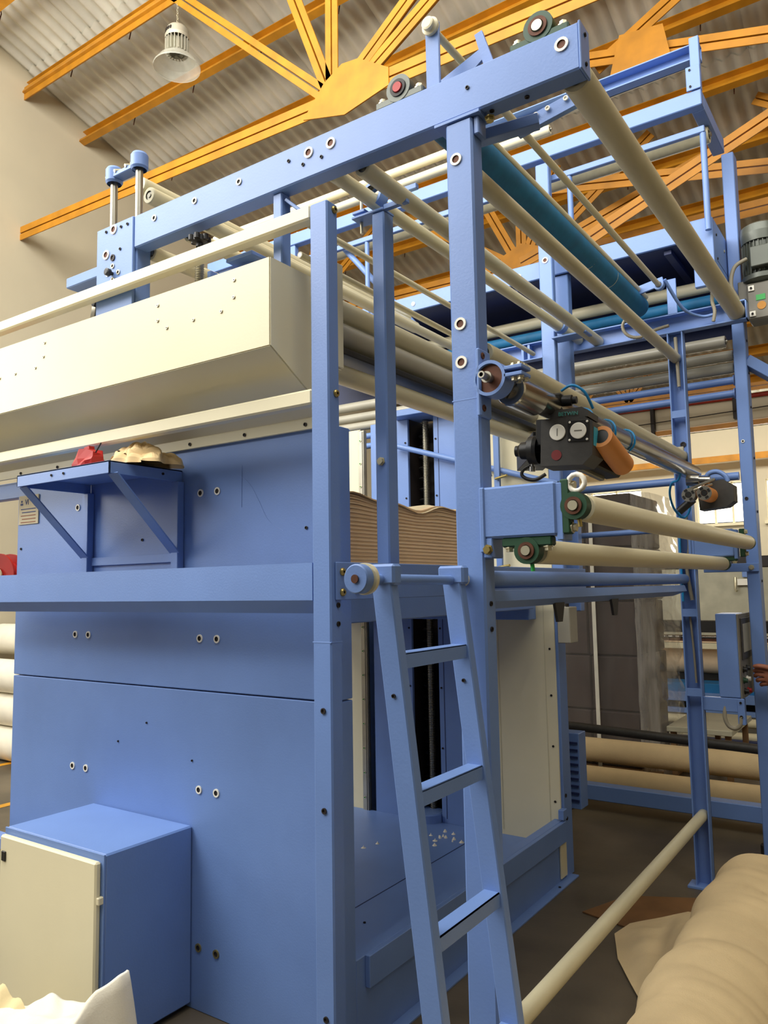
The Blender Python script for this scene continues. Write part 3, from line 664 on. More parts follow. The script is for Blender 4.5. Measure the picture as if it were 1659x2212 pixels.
# ================================================================== ROLLERS (each one a thing)
def roller(label, p0, p1, r, m='roller', group='cream guide rollers', shaft=0.0, capm=None, name='guide_roller'):
    p0 = Vector(p0); p1 = Vector(p1); d = (p1 - p0).normalized()
    t = thing(name, label, 'roller', tuple(p0), group)
    tu = MB().lathe(p0, d, [(0, r * .55), (0, r * .93), (.006, r), ((p1 - p0).length - .006, r), ((p1 - p0).length, r * .93), ((p1 - p0).length, r * .55)], 32).build('tube', m, t)
    MB().lathe(p0 + d * .004, d, [(0, 0), (0, r * .56)], 24).lathe(p1 - d * .004, -d, [(0, 0), (0, r * .56)], 24).build('end_disc', capm or 'steel', t)
    sr = max(.007, r * .3)
    MB().cyl(p0 - d * shaft, p0 + d * .01, sr, 14).cyl(p1 - d * .01, p1 + d * max(shaft, .01), sr, 14).build('shaft', 'steel', t)
    return t
YN, YF = 1.99, 4.328
R1 = roller('fat cream roller at the right end of the top beam', (-.690, YN, 2.952), (-.690, YF, 2.949), .043)
pillow(R1, (-.775, 1.952, 3.108), r=.044)
R2 = roller('wide teal rubber covered roller below the top beam', (-1.160, 2.02, 3.035), (-1.165, 4.2, 3.05), .058, 'teal', None)
MB().sweep([(-1.165 + .0585 * math.cos(a), 3.35 + .03 * a / 6, 3.045 + .0585 * math.sin(a)) for a in [i * .25 for i in range(12, 26)]], .0018, 4).sweep([(-1.165 + .0585 * math.cos(a), 3.62 + .05 * a / 6, 3.046 + .0585 * math.sin(a)) for a in [i * .25 for i in range(14, 27)]], .0014, 4).build('scuff_mark', 'roller', R2)
pillow(R2, (-1.244, 1.952, 3.112), r=.044, body_m='motor', capc='dark')
roller('slim cream roller just above the teal roller', (-1.122, 2.03, 3.083), (-1.122, 4.2, 3.098), .015)
roller('cream roller running below the teal roller to the far channel post', (-1.012, YN, 2.767), (-1.012, YF, 2.767), .028)
roller('thin cream rod roller held by the bent far bracket', (-1.01, 2.2, 3.09), (-1.01, 4.05, 3.09), .013)
roller('cream roller clamped in the split collar of the mid post', (-1.55, YN, 2.955), (-1.55, YF, 2.975), .026)
roller('cream roller resting beside the split collar', (-1.425, YN, 2.935), (-1.435, YF, 2.942), .031)
roller('upper thin cream rod over the delivery rollers', (-1.75, 2.05, 2.875), (-1.75, 4.12, 2.88), .0125)
roller('lower thin cream rod over the delivery rollers', (-1.75, 2.05, 2.742), (-1.75, 4.12, 2.742), .0125)
roller('top fat cream delivery roller inside the corner post', (-1.75, 2.06, 2.60), (-1.75, 4.1, 2.603), .042)
roller('shiny grey middle delivery roller above the dark gap', (-1.75, 2.06, 2.505), (-1.75, 4.1, 2.508), .046, 'greyroll')
roller('lowest cream delivery roller under the dark gap', (-1.75, 2.06, 2.352), (-1.75, 4.1, 2.362), .038)
gb = MB().box(-1.83, -1.70, 2.06, 4.1, 2.415, 2.44, .004).build('nip_bar', ['black']); tag(gb, 'dark nip bar between the grey and the lowest delivery roller', 'bar')
roller('cream roller ending in the grey bracket of the far channel post', (-1.0, YN, 2.225), (-1.003, YF, 2.222), .031)
RA = roller('upper cream feed roller on the blue bracket arms', (-.722, 1.985, 1.751), (-.707, 4.30, 1.746), .0365, 'cream', 'feed rollers', .06)
RB = roller('lower cream feed roller hung under the blue bracket arms', (-.855, 1.985, 1.640), (-.830, 4.30, 1.642), .034, 'cream', 'feed rollers', .06)
for R_, ca, cb, dv in ((RA, (-.722, 1.938, 1.752), (-.707, 4.312, 1.746), '+X'), (RB, (-.857, 1.938, 1.641), (-.829, 4.312, 1.643), '-Z')):
    for c in (ca, cb):
        o = pillow(R_, c, dirv=dv, r=.036, th=.036)
    MB().cyl(Vector(ca) + Vector((.01, -.005, -.036)), Vector(ca) + Vector((.012, -.005, -.055)), .006, 8).build('grease_nipple', 'greenbit' if dv == '-Z' else 'brass', R_)
MB().sweep([(-.715 + .022 * math.cos(a), 1.93, 1.812 + .022 * math.sin(a)) for a in [i * .5 for i in range(13)]], .007, 8, 0, True).build('eye_bolt', 'white', RA)
# rollers on the left between the towers
roller('long cream roller on top of the left tower rods', (-2.66, 2.06, 3.30), (-2.66, 4.2, 3.30), .036)
roller('long grey cream roller just below the left tower bridge', (-2.60, 2.06, 3.235), (-2.60, 4.2, 3.235), .036)
roller('cream roller under the left end of the top beam', (-2.50, 2.0, 2.93), (-2.50, 4.2, 2.94), .03)
roller('cream roller below the top beam between tower and hanger post', (-2.28, 2.0, 2.945), (-2.28, 4.2, 2.95), .026)
roller('cream roller below the top beam nearest the hanger post', (-2.17, 2.0, 2.955), (-2.17, 4.2, 2.955), .024)
roller('low cream roller above the cover beside the spring screw', (-2.30, 2.12, 2.72), (-2.30, 4.0, 2.72), .03)
# bent far bracket
bb = thing('roller_bracket', 'bent blue bracket holding the thin rod above the far channel', 'bracket', (-1.0, 4.25, 3.0))
pbox(bb, 'upright', 'blue', -1.03, -.98, 4.28, 4.29, 3.0, 3.2, .002)
pbar(bb, 'arm', 'blue', (-1.18, 4.06, 3.08), (-.99, 4.06, 3.115), .012, .045)
MB().sweep([(-.985, 4.06, 3.12), (-.93, 4.18, 2.99), (-.86, 4.27, 2.955), (-.80, 4.28, 2.955)], .009, 8).build('bent_rod', 'blue', bb)
MB().lathe((-1.01, 4.03, 3.09), (0, 1, 0), [(0, .016), (0, .026), (.03, .026), (.03, .016)], 18).build('collar', 'blue', bb)
# stand plates above the near beam
sd = thing('roller_stand', 'blue stand plates with cream knob above the top beam', 'stand', (-1.1, 1.95, 3.06))
pbox(sd, 'upright_plate', 'blue', -1.147, -1.098, 1.945, 1.955, 3.06, 3.28, .003)
MB().lathe((-1.122, 1.945, 3.265), (0, -1, 0), [(0, .026), (.012, .028), (.016, .02), (.028, .02), (.03, .014), (.03, 0)], 22).build('cream_knob', 'cream', sd)
pcyl(sd, 'rod', 'roller', (-1.122, 1.955, 3.262), (-1.10, 2.25, 3.235), .012)
MB().prism([(-1.185, 3.10), (-1.155, 3.145), (-.99, 3.20), (-.985, 3.165), (-1.10, 3.09)], 'Y', 2.03, 2.04).build('sloping_plate', 'blue', sd)
MB().lathe((-1.175, 2.03, 3.115), (0, -1, 0), [(0, .02), (.004, .02), (.004, .0)], 18, mi=0).build('hub', 'rust', sd)
MB().prism([(-1.0, 3.215), (-.975, 3.22), (-.925, 3.06), (-.96, 3.06)], 'Y', 1.99, 2.0).build('bent_plate', 'blue', sd)
hc = thing('slide_rail', 'short perforated blue slide rail under the right end of the top beam', 'rail', (-.9, 2.15, 2.9))
sr_ = pbar(hc, 'slotted_rail', 'blue', (-.97, 2.22, 3.01), (-.70, 2.22, 3.055), .02, .05)
for i, x in enumerate((-.90, -.86, -.80)): grommet(hc, (x, 2.205, 3.02 + (x + .97) * .17), '-Y', .008, 'white', 'white', 'rail_hole')
pbar(hc, 'open_channel', 'blue', (-1.02, 2.02, 2.90), (-.84, 2.08, 2.925), .04, .035)

# ================================================================== SENSOR HEADS ON THE CHROME BAR
cb = thing('sensor_bar', 'chrome tube clamped to the tall post with blue air hose coiled round it', 'tube', (-.945, 1.9, 2.1))
MB().lathe((-.945, 1.93, 2.123), (0, 1, 0), [(0, .0), (0, .040), (2.36, .040), (2.36, 0)], 32).build('chrome_tube', 'chrome', cb)
MB().lathe((-.945, 1.915, 2.123), (0, 1, 0), [(0, .012), (0, .040), (.02, .040)], 28).build('end_disc', 'rust', cb)
MB().lathe((-.945, 1.86, 2.123), (0, 1, 0), [(0, .006), (0, .010), (.03, .010), (.03, .016), (.036, .016), (.036, .012), (.06, .012)], 18).build('end_shaft', 'steel', cb)
cl = MB().lathe((-.945, 1.905, 2.123), (0, 1, 0), [(0, .041), (0, .050), (.06, .050), (.06, .041), (0, .041)], 32).build('clamp_ring', 'blue', cb)
for dz in (-.006, .014): MB().box(-.90, -.845, 1.905, 1.965, 2.123 + dz, 2.123 + dz + .011, .002).build('clamp_lug', 'blue', cl)
for x in (-.875, -.856):
    for y in (1.92, 1.95): hexbolt(cl, (x, y, 2.117), '-Z', .008, 'zinc', .010); hexbolt(cl, (x, y, 2.148), '+Z', .008, 'zinc', .008)
mp_ = pbox(cb, 'mount_plate', 'blue', -.985, -.972, 1.905, 1.975, 2.02, 2.215, .004)
for z in (2.195, 2.045): bolt(mp_, (-.972, 1.925, z), '+X', .010, 'rust', .004)
hz = MB()
for y in (2.62, 2.86, 3.10): hz.sweep([(-.945 + .046 * math.cos(a), y + .02 * math.sin(a * .5), 2.123 + .046 * math.sin(a)) for a in [i * .35 for i in range(18)]], .0045, 8, 0, True)
hz.build('hose_loop', 'hose', cb)
pbar(cb, 'light_strip', 'white', (-.975, 2.5, 2.165), (-.975, 3.45, 2.165), .006, .006); pbar(cb, 'light_strip', 'white', (-.93, 2.95, 2.08), (-.93, 3.35, 2.08), .006, .006)
roller('chrome stub roller beside the clamp carrying the sensor head', (-.925, 2.0, 2.105), (-.925, 2.17, 2.105), .046, 'chrome', 'chrome stubs', 0, 'chrome', 'stub_roller')

def sensor(lbl, M, detail):
    """edge guider head. local frame: x right, y depth (away), z up; front face at y=0"""
    t = thing('edge_guider', lbl, 'edge guider', tuple(M.to_translation()))
    def lb(m, *a, **k): return m.box(*a, k.get('b', .003), k.get('mi', 0), M)
    bp = [(0, 0), (.135, 0), (.165, .03), (.165, .135), (.14, .15), (0, .15)]
    m = MB(); m.prism(bp, 'Y', 0, .13); m.v = [tuple(M @ Vector(v)) for v in m.v]; hd = m.build('head_box', 'anthracite', t)
    m = MB(); m.prism([(.03, .15), (.15, .15), (.15, .17), (.13, .182), (.03, .175)], 'Y', .002, .12); m.v = [tuple(M @ Vector(v)) for v in m.v]; m.build('top_cover', 'anthracite', t)
    m = MB(); m.box(-.025, .0, .02, .10, .07, .155, .003, 0, M); m.build('side_block', 'black', t)
    m = MB(); m.lathe((.055, -.001, .105), (0, -1, 0), [(0, .0255), (.003, .0255), (.004, .024), (.004, 0)], 28); m.v = [tuple(M @ Vector(v)) for v in m.v]; d1 = m.build('dial', 'white', t)
    m = MB(); m.box(.0535, .0565, -.0056, -.005, .093, .117, 0, 0, M); m.build('dial_mark', 'greyplate', d1)
    m = MB(); m.box(.088, .155, -.003, .002, .072, .140, .006, 0, M); fp = m.build('dial_plate', 'black', t)
    m = MB(); m.lathe((.122, -.003, .106), (0, -1, 0), [(0, .0255), (.003, .0255), (.004, .024), (.004, 0)], 28); m.v = [tuple(M @ Vector(v)) for v in m.v]; d2 = m.build('dial', 'white', t)
    m = MB(); m.box(.110, .134, -.0078, -.0072, .1045, .1075, 0, 0, M); m.build('dial_mark', 'greyplate', d2)
    for x, z in ((.094, .134), (.094, .078), (.149, .134), (.149, .078)):
        m = MB(); m.lathe((x, -.003, z), (0, -1, 0), [(0, .004), (.002, .003), (.002, 0)], 8); m.v = [tuple(M @ Vector(v)) for v in m.v]; m.build('screw', 'white', fp)
    m = MB(); m.lathe((.052, -.0005, .033), (0, -1, 0), [(0, .0165), (.0012, .0165), (.0012, 0)], 22); m.v = [tuple(M @ Vector(v)) for v in m.v]; m.build('red_spot', 'darkred', t)
    m = MB(); m.box(.1655, .167, .012, .055, .06, .118, 0, 0, M); m.build('cyan_label', 'cyan', t)
    m = MB(); m.lathe((-.022, .05, .06), (-1, 0, 0), [(0, .045), (.012, .048), (.03, .046), (.034, .03), (.06, .028), (.07, .018), (.08, .018), (.08, 0)], 24); m.v = [tuple(M @ Vector(v)) for v in m.v]; m.build('regulator_knob', 'black', t)
    m = MB(); m.sweep([(-.05, .05, .012), (-.075, .05, -.002), (-.08, .05, -.02), (-.06, .05, -.034), (-.03, .05, -.036), (.0, .05, -.02)], .006, 8); m.v = [tuple(M @ Vector(v)) for v in m.v]; m.build('hose_loop', 'black', t)
    m = MB(); m.lathe((-.045, .05, .02), (0, 0, -1), [(0, .006), (.012, .006), (.014, .010), (.03, .010), (.03, 0)], 12); m.v = [tuple(M @ Vector(v)) for v in m.v]; m.build('hose_fitting', 'chrome', t)
    m = MB(); m.box(.01, .05, .03, .09, .15, .235, .006, 0, M); m.lathe((.06, .0, .21), (0, 1, 0), [(0, .012), (0, .02), (.03, .02), (.03, 0)], 16); m.v = [tuple(v) for v in m.v]; m2 = MB(); m2.box(.02, .055, .03, .085, .15, .24, .006, 0, M); m2.build('mount_bracket', 'black', t)
    m = MB(); m.lathe((.055, .05, .215), (1, 0, 0), [(0, .018), (.03, .018), (.032, .012), (.045, .012), (.045, 0)], 16); m.v = [tuple(M @ Vector(v)) for v in m.v]; m.build('clamp_lever', 'black', t)
    return t
sx = math.radians(4)
M1 = Matrix.Translation((-.968, 2.30, 1.925)) @ Matrix.Rotation(math.radians(3), 4, 'Y') @ Matrix.Rotation(math.radians(4), 4, 'Z')
S1 = sensor('black edge guider head with two white dials and a tan roller', M1, True)
tx = text(S1, 'lettering', 'BETWIN', 'tealtext', tuple(M1 @ Vector((.088, -.0005, .157))), .017, (math.pi / 2, math.radians(3), math.radians(4)))
TA = Vector((-.789, 2.36, 2.008)); TD = Vector((-.784, 2.56, 1.938)) - TA
MB().lathe(TA, TD, [(0, .024), (0, .037), (.205, .037), (.21, .03), (.21, 0)], 28).build('tan_roller', 'orange', S1)
MB().lathe(TA - TD * .005, TD, [(0, 0), (.003, .026)], 24).build('roller_core', 'black', S1)
MB().bar((-.87, 2.44, 1.955), (-.83, 2.60, 1.925), .06, .045, .006).build('motor_block', 'black', S1)
MB().bar((-.90, 2.42, 1.935), (-.86, 2.57, 1.905), .02, .02, .003).build('cylinder', 'steel', S1)
pbar(S1, 'rear_arm', 'black', (-1.20, 2.75, 2.02), (-.98, 2.40, 2.02), .10, .07)
MB().sweep([(-.90, 2.33, 2.165), (-.86, 2.32, 2.175), (-.825, 2.33, 2.15), (-.81, 2.36, 2.10)], .0045, 8).build('air_hose', 'hose', S1)
# second guider at the far end, seen from its roller side
T2 = Vector((-.885, 4.0, 1.91))
S2 = thing('edge_guider', 'distant edge guider head with ribbed roller ends and coiled blue hoses', 'edge guider', tuple(T2))
MB().prism([(-.875, 1.905), (-.75, 1.915), (-.715, 1.94), (-.715, 2.02), (-.76, 2.05), (-.84, 2.04), (-.88, 1.98)], 'Y', 4.06, 4.16).build('head_box', 'anthracite', S2)
for (x, z, r, mm, ln) in ((-.895, 1.972, .033, 'steel', .05), (-.822, 1.975, .036, 'white', .13)):
    e = MB().lathe((x, 3.93, z), (0, 1, 0), [(0, .014), (0, r), (ln, r), (ln, 0)], 28).build('roller_end', mm if mm != 'white' else 'orange', S2)
    MB().lathe((x, 3.928, z), (0, 1, 0), [(0, .015), (-.002, .016), (-.002, r * .96), (.001, r * .96)], 28).build('end_ring', 'steel', e)
    MB().lathe((x, 3.926, z), (0, 1, 0), [(0, 0), (0, .014)], 20).build('end_bore', 'black', e)
    for k in range(4):
        a = k * math.pi / 2 + .5
        MB().bar((x + math.cos(a) * .0185, 3.925, z + math.sin(a) * .0185), (x + math.cos(a) * .029, 3.925, z + math.sin(a) * .029), .016, .003, 0, 0, (0, 1, 0)).build('slot', 'black', e)
MB().bar((-.90, 3.98, 2.005), (-.78, 3.98, 2.045), .02, .012, .003).bar((-.89, 3.97, 1.99), (-.79, 3.97, 2.02), .02, .010, .003).build('lever_arms', 'steel', S2)
MB().lathe((-.925, 4.05, 2.06), (1, 0, -.1), [(0, .03), (.06, .03), (.06, .02), (.11, .02), (.11, 0)], 20).build('swivel_joint', 'chrome', S2)
MB().sweep([(-.85, 4.1, 2.06), (-.83, 4.1, 2.09), (-.79, 4.1, 2.095), (-.755, 4.1, 2.07), (-.745, 4.1, 2.04)], .012, 10).build('hose_bundle', 'blue', S2)
MB().sweep([(-.945, 3.9, 2.14), (-.93, 3.95, 2.11), (-.955, 4.0, 2.06), (-1.0, 4.05, 2.05), (-1.03, 4.12, 2.0), (-1.03, 4.2, 1.93), (-1.0, 4.26, 1.89), (-.965, 4.25, 1.93), (-.955, 4.2, 2.0), (-.93, 4.1, 2.09)], .006, 8).sweep([(-1.02, 4.27, 1.95), (-1.03, 4.27, 1.75), (-1.028, 4.27, 1.45)], .006, 8).build('air_hose', 'hose', S2)
MB().lathe((-.96, 4.0, 1.90), (.5, 0, .4), [(0, .02), (.09, .02), (.09, 0)], 12).build('regulator', 'black', S2)

# ---- ribbed conduits in the far channel post and around the far channel
for lbl, pts, r in (('ribbed grey conduit running down inside the far channel post', [(-1.005, 4.31, 2.88), (-1.0, 4.315, 2.6)], .011), ('ribbed conduit loop hanging by the end of the teal roller', [(-1.20, 4.21, 3.04), (-1.26, 4.22, 2.98), (-1.24, 4.23, 2.92), (-1.18, 4.25, 2.90), (-1.10, 4.27, 2.93), (-1.02, 4.27, 2.94)], .010), ('ribbed conduit hanging over the far channel near the fat roller', [(-.79, 4.27, 3.13), (-.80, 4.27, 3.03), (-.79, 4.27, 2.97), (-.80, 4.27, 2.91)], .010), ('ribbed conduit inside the lower far channel post', [(-1.0, 4.30, 1.90), (-.99, 4.31, 1.75), (-1.01, 4.31, 1.62), (-.99, 4.31, 1.45)], .011), ('pale green cable inside the lowest part of the far channel post', [(-1.01, 4.32, 1.38), (-1.0, 4.32, 1.2), (-.995, 4.32, 1.02)], .007)):
    # resample and add ribs
    P_ = [Vector(p) for p in pts]; out = []; rr = []
    if len(P_) > 2:
        q = [P_[0]] + P_ + [P_[-1]]; nn = []
        for i in range(1, len(q) - 2):
            for k in range(5):
                t_ = k / 5; a, b_, c, d = q[i - 1], q[i], q[i + 1], q[i + 2]
                nn.append(.5 * (2 * b_ + (c - a) * t_ + (2 * a - 5 * b_ + 4 * c - d) * t_ * t_ + (3 * b_ - a - 3 * c + d) * t_ ** 3))
        P_ = nn + [P_[-1]]
    for a, b_ in zip(P_[:-1], P_[1:]):
        n = max(2, int((b_ - a).length / .005))
        for i in range(n): out.append(a.lerp(b_, i / n)); rr.append(r * (1.0 if len(rr) % 2 else .82))
    o = MB().sweep(out, rr, 8).build('conduit', 'conduit'); tag(o, lbl, 'conduit', 'ribbed conduits')

# ================================================================== LADDER
la = thing('ladder', 'blue steel ladder hung on a bar in front of the tall post', 'ladder', (-.95, 1.7, 0))
def lx(z): return -1.05 + (1.57 - z) * .122
for y in (1.53, 1.865):
    d = Vector((lx(0) - lx(1.60), 0, -1.6)).normalized()
    st_ = pbar(la, 'stile', 'blue', (lx(1.60), y, 1.60), (lx(0.0), y, 0.0), .032, .055, .003, (1, 0, .12))
    hole(st_, (lx(1.3) - .0, y - .016, 1.3), '-Y', .005)
for z in (1.395, 1.085, .775, .465, .16):
    x = lx(z)
    MB().box(x - .022, x + .022, 1.546, 1.85, z - .004, z, .001).box(x + .018, x + .022, 1.546, 1.85, z - .036, z, .001).build('rung', 'blue', la)
pcyl(la, 'hook_bar', 'blue', (-1.05, 1.42, 1.57), (-1.05, 1.918, 1.566), .0125, 18)
wh = MB().lathe((-1.05, 1.44, 1.57), (0, -1, 0), [(0, .020), (0, .034), (.022, .034), (.025, .031), (.025, 0)], 28).build('end_wheel', 'blue', la)
MB().lathe((-1.05, 1.46, 1.57), (0, -1, 0), [(0, .015), (0, .036), (.012, .037), (.012, .02)], 28).build('washer', 'cream', wh)
MB().lathe((-1.05, 1.414, 1.57), (0, -1, 0), [(0, .010), (.003, .010), (.003, 0)], 14).build('spindle', 'rust', wh)
for y in (1.53, 1.865): MB().box(-1.09, -1.01, y - .018, y + .018, 1.555, 1.605, .006).build('hook', 'blue', la)
MB().lathe((-1.045, 1.90, 1.568), (0, 1, 0), [(0, .013), (0, .02), (.012, .02), (.012, .013)], 18).build('end_collar', 'cream', la)

# ================================================================== CABINET, SHELF AND LOOSE ITEMS
cab = thing('control_cabinet', 'blue electrical cabinet with a cream door against the blue side panel', 'cabinet', (-2.65, 1.9, .0))
pbox(cab, 'cabinet_body', 'blue', -2.955, -2.345, 1.715, 2.098, .02, .66, .006)
pbox(cab, 'cabinet_foot', 'dark', -2.93, -2.37, 1.75, 2.08, 0, .02, 0)
dr_ = pbox(cab, 'cabinet_door', 'cream', -2.948, -2.358, 1.685, 1.709, .03, .638, .006)
pbox(cab, 'door_rim', 'blue', -2.955, -2.345, 1.709, 1.716, .02, .66, .001)
pbox(dr_, 'lock', 'black', -2.930, -2.903, 1.680, 1.686, .548, .584, .002)
pbox(dr_, 'hinge', 'cream', -2.362, -2.346, 1.69, 1.712, .50, .525, .003); pbox(dr_, 'hinge', 'cream', -2.362, -2.346, 1.69, 1.712, .12, .145, .003)
sh = thing('wall_shelf', 'blue bracket shelf fixed to the side panel above the ledge beam', 'shelf', (-2.7, 1.93, 1.65))
st2 = MB().box(-3.025, -2.418, 1.755, 2.098, 2.026, 2.032, .001).box(-3.025, -2.418, 1.755, 1.761, 1.985, 2.032, .001).box(-2.424, -2.418, 1.755, 2.098, 1.985, 2.032, .001).box(-3.025, -3.019, 1.755, 2.098, 1.985, 2.032, .001).build('shelf_tray', 'blue', sh)
for x in (-2.78, -2.70): hole(st2, (x, 1.755, 2.01), '-Y', .005)
hole(st2, (-2.418, 2.0, 2.008), '+X', .005)
for x in (-3.012, -2.425):
    pbox(sh, 'leg', 'blue', x - .02, x + .02, 2.065, 2.098, 1.60, 1.985, .002)
    pbar(sh, 'diagonal_brace', 'blue', (x, 1.775, 1.988), (x, 2.07, 1.70), .056, .006, .001)
pbox(sh, 'lower_tie', 'blue', -3.0, -2.437, 2.088, 2.098, 1.665, 1.70, .001)
# crumpled rag and red packet on the shelf
def crumple(c, rx, ry, rz, seed, n=3, amp=.22, flat=True):
    bm = bmesh.new(); bmesh.ops.create_icosphere(bm, subdivisions=n, radius=1.0); rnd = random.Random(seed)
    ph = [(Vector((rnd.uniform(-1, 1), rnd.uniform(-1, 1), rnd.uniform(-1, 1))) * 5, rnd.uniform(0, 6)) for _ in range(9)]
    m = MB(); vs = []
    for v in bm.verts:
        k = sum(abs(math.sin(v.co.dot(d) + p)) for d, p in ph) / 9
        q = v.co * (1 - amp + amp * 2 * (k - .35))
        z = q.z * rz
        if flat: z = max(z, -rz * .25)
        vs.append((c[0] + q.x * rx, c[1] + q.y * ry, c[2] + z + (rz * .25 if flat else 0)))
    bm.verts.index_update(); m.add(vs, [[v.index for v in f.verts] for f in bm.faces], 0, False); bm.free(); return m
def ragfn(u, v):
    x = -2.61 + u * .285; y = 1.845 + v * .21
    env = (math.sin(math.pi * u) ** .45) * (math.sin(math.pi * v) ** .5)
    h = .058 + .016 * math.sin(u * 5.0 - .8)
    cr = abs(math.sin(u * 9 + v * 7 + 1.2)) * .020 + abs(math.sin(u * 15 - v * 11)) * .013 + abs(math.sin(u * 4 + v * 19 + .4)) * .012
    return (x + .014 * math.sin(v * 13 + u * 4), y + .014 * math.sin(u * 17), 2.033 + env * (h + cr - .015) if env > .001 else 2.033)
rg = thing('crumpled_rag', 'crumpled beige rag lying on the blue shelf', 'rag', (-2.47, 1.95, 2.033))
MB().grid(ragfn, 46, 34, 0, False).build('rag_cloth', 'rag', rg)
MB().grid(lambda u, v: (-2.575 + u * .12 + .02 * v, 1.87 + v * .09, 2.075 + .045 * math.sin(u * 2.6 + .3) + .018 * v - .03 * (1 - v) ** 2 + .006 * math.sin(u * 17 + v * 9)), 14, 12, 0, False).build('rag_fold', 'rag', rg)
o = thing('red_packet', 'small torn red packet on the blue shelf', 'packet', (-2.66, 1.84, 2.033))
m = MB(); rr5 = random.Random(5)
ring0 = [(-2.715, 1.80), (-2.675, 1.79), (-2.63, 1.795), (-2.595, 1.81), (-2.59, 1.86), (-2.62, 1.885), (-2.67, 1.89), (-2.71, 1.87)]
lv = []
for z, sc in ((2.033, 1.0), (2.055, .95), (2.08, .84), (2.098, .72)):
    lv.append([(-2.655 + (x + 2.655) * sc + rr5.uniform(-.006, .006), 1.84 + (y - 1.84) * sc + rr5.uniform(-.005, .005), z + (rr5.uniform(-.012, .012) if z > 2.05 else 0)) for x, y in ring0])
vs_ = [p for l in lv for p in l]; n = 8
m.add(vs_, [[k * n + i, k * n + (i + 1) % n, (k + 1) * n + (i + 1) % n, (k + 1) * n + i] for k in range(3) for i in range(n)] + [[3 * n + i for i in range(n)]], 0, False).build('packet_body', 'red', o)
MB().prism([(-2.685, 2.09), (-2.64, 2.09), (-2.645, 2.122), (-2.675, 2.118)], 'Y', 1.825, 1.85).build('torn_flap', 'red', o)
MB().sweep([(-2.61, 1.83, 2.09), (-2.575, 1.83, 2.125)], .003, 5).build('loose_strip', 'dark', o)
# odds and ends on top of the cover
kn = thing('spring_screw', 'black hand knob on a spring screw rising behind the cream cover', 'knob', (-2.16, 1.95, 2.6))
pcyl(kn, 'screw_rod', 'steel', (-2.16, 1.95, 2.55), (-2.16, 1.95, 2.86), .009, 10)
pr = []
for i in range(20): pr += [(i * .009, .014), (i * .009 + .0045, .018)]
MB().lathe((-2.16, 1.95, 2.60), (0, 0, 1), pr, 12).build('spring', 'steel', kn)
kb = MB().lathe((-2.16, 1.95, 2.845), (0, 0, 1), [(0, .014), (.015, .014), (.02, .03), (.04, .03), (.045, .02), (.045, 0)], 16).build('star_knob', 'black', kn)
for i in range(6): a = i * math.pi / 3; MB().lathe((-2.16 + .032 * math.cos(a), 1.95 + .032 * math.sin(a), 2.866), (0, 0, 1), [(0, 0), (0, .011), (.02, .011), (.02, 0)], 10).build('lobe', 'black', kb)
bx = thing('roller_adjuster', 'small blue adjuster blocks above the cream cover near the post', 'adjuster', (-1.99, 1.98, 2.6))
pbox(bx, 'adjuster_block', 'blue', -2.06, -1.99, 1.95, 2.05, 2.60, 2.72, .003); pbox(bx, 'adjuster_plate', 'blue', -2.0, -1.87, 1.93, 2.06, 2.735, 2.75, .002); pbox(bx, 'adjuster_stem', 'blue', -1.96, -1.92, 1.97, 2.01, 2.6, 2.735, .002)
pbox(bx, 'pawl', 'blue', -2.12, -2.10, 1.95, 1.99, 2.60, 2.74, .003)
bl = thing('roller_adjuster', 'small blue block with black screw above the left part of the cover', 'adjuster', (-3.1, 1.98, 2.6))
pbox(bl, 'adjuster_block', 'blue', -3.10, -3.03, 1.95, 2.08, 2.60, 2.70, .003); pbox(bl, 'upright', 'blue', -2.82, -2.79, 1.97, 2.0, 2.6, 2.79, .003)
MB().lathe((-2.81, 1.965, 2.77), (0, -1, 0), [(0, .012), (.02, .012), (.02, 0)], 10).build('screw', 'black', bl)
pbar(bl, 'cylinder', 'steel', (-2.87, 1.98, 2.62), (-2.83, 1.98, 2.78), .03, .03)
bk = MB().box(-2.49, -2.36, 2.02, 2.03, 2.70, 2.72, .002).build('latch_bar', 'black'); tag(bk, 'thin black latch bar beside the left tower column', 'latch')
# ================================================================== UPPER FAR FRAME, HOPPER AND CROSS ROLLERS
uf = thing('upper_frame', 'blue overhead frame with cross rollers beyond the far posts', 'frame', (-2, 4.3, 2.9))
pbox(uf, 'front_beam', 'blue', -4.4, -.752, 4.05, 4.11, 3.995, 4.08, .004)
pbox(uf, 'end_beam', 'blue', -.815, -.752, 4.11, 4.62, 3.995, 4.08, .004)
pbox(uf, 'second_beam', 'blue', -4.4, -.76, 4.12, 4.15, 3.885, 3.92, .003)
tc_ = MB().box(-2.2, -.757, 4.15, 4.157, 4.28, 4.365, .001).box(-2.2, -.757, 4.09, 4.157, 4.358, 4.365, .001).box(-2.2, -.757, 4.09, 4.157, 4.28, 4.287, .001).build('top_channel', 'blue', uf)
pbox(uf, 'end_bracket', 'blue', -.80, -.752, 4.06, 4.09, 4.08, 4.38, .003)
bpl = pbox(uf, 'joint_plate', 'blue', -.82, -.75, 4.04, 4.05, 4.08, 4.21, .002)
for x, z in ((-.80, 4.19), (-.80, 4.10)): hole(bpl, (x, 4.04, z), '-Y', .006)
for x in (-2.935, -1.50, -.772): pcyl(uf, 'hanger_rod', 'blue', (x, 4.14, 3.36), (x, 4.14, 3.89), .016, 14)
for x in (-3.56, ): pbox(uf, 'frame_post', 'blue', x - .05, x + .05, 4.06, 4.10, 3.3, 4.0, .003)
pcyl(uf, 'diagonal_brace', 'blue', (-3.22, 4.2, 3.98), (-2.60, 4.2, 3.25), .02, 14)
for x in (-3.6, -3.5): hexbolt(uf, (x, 4.08, 4.08), '+Z', .012)
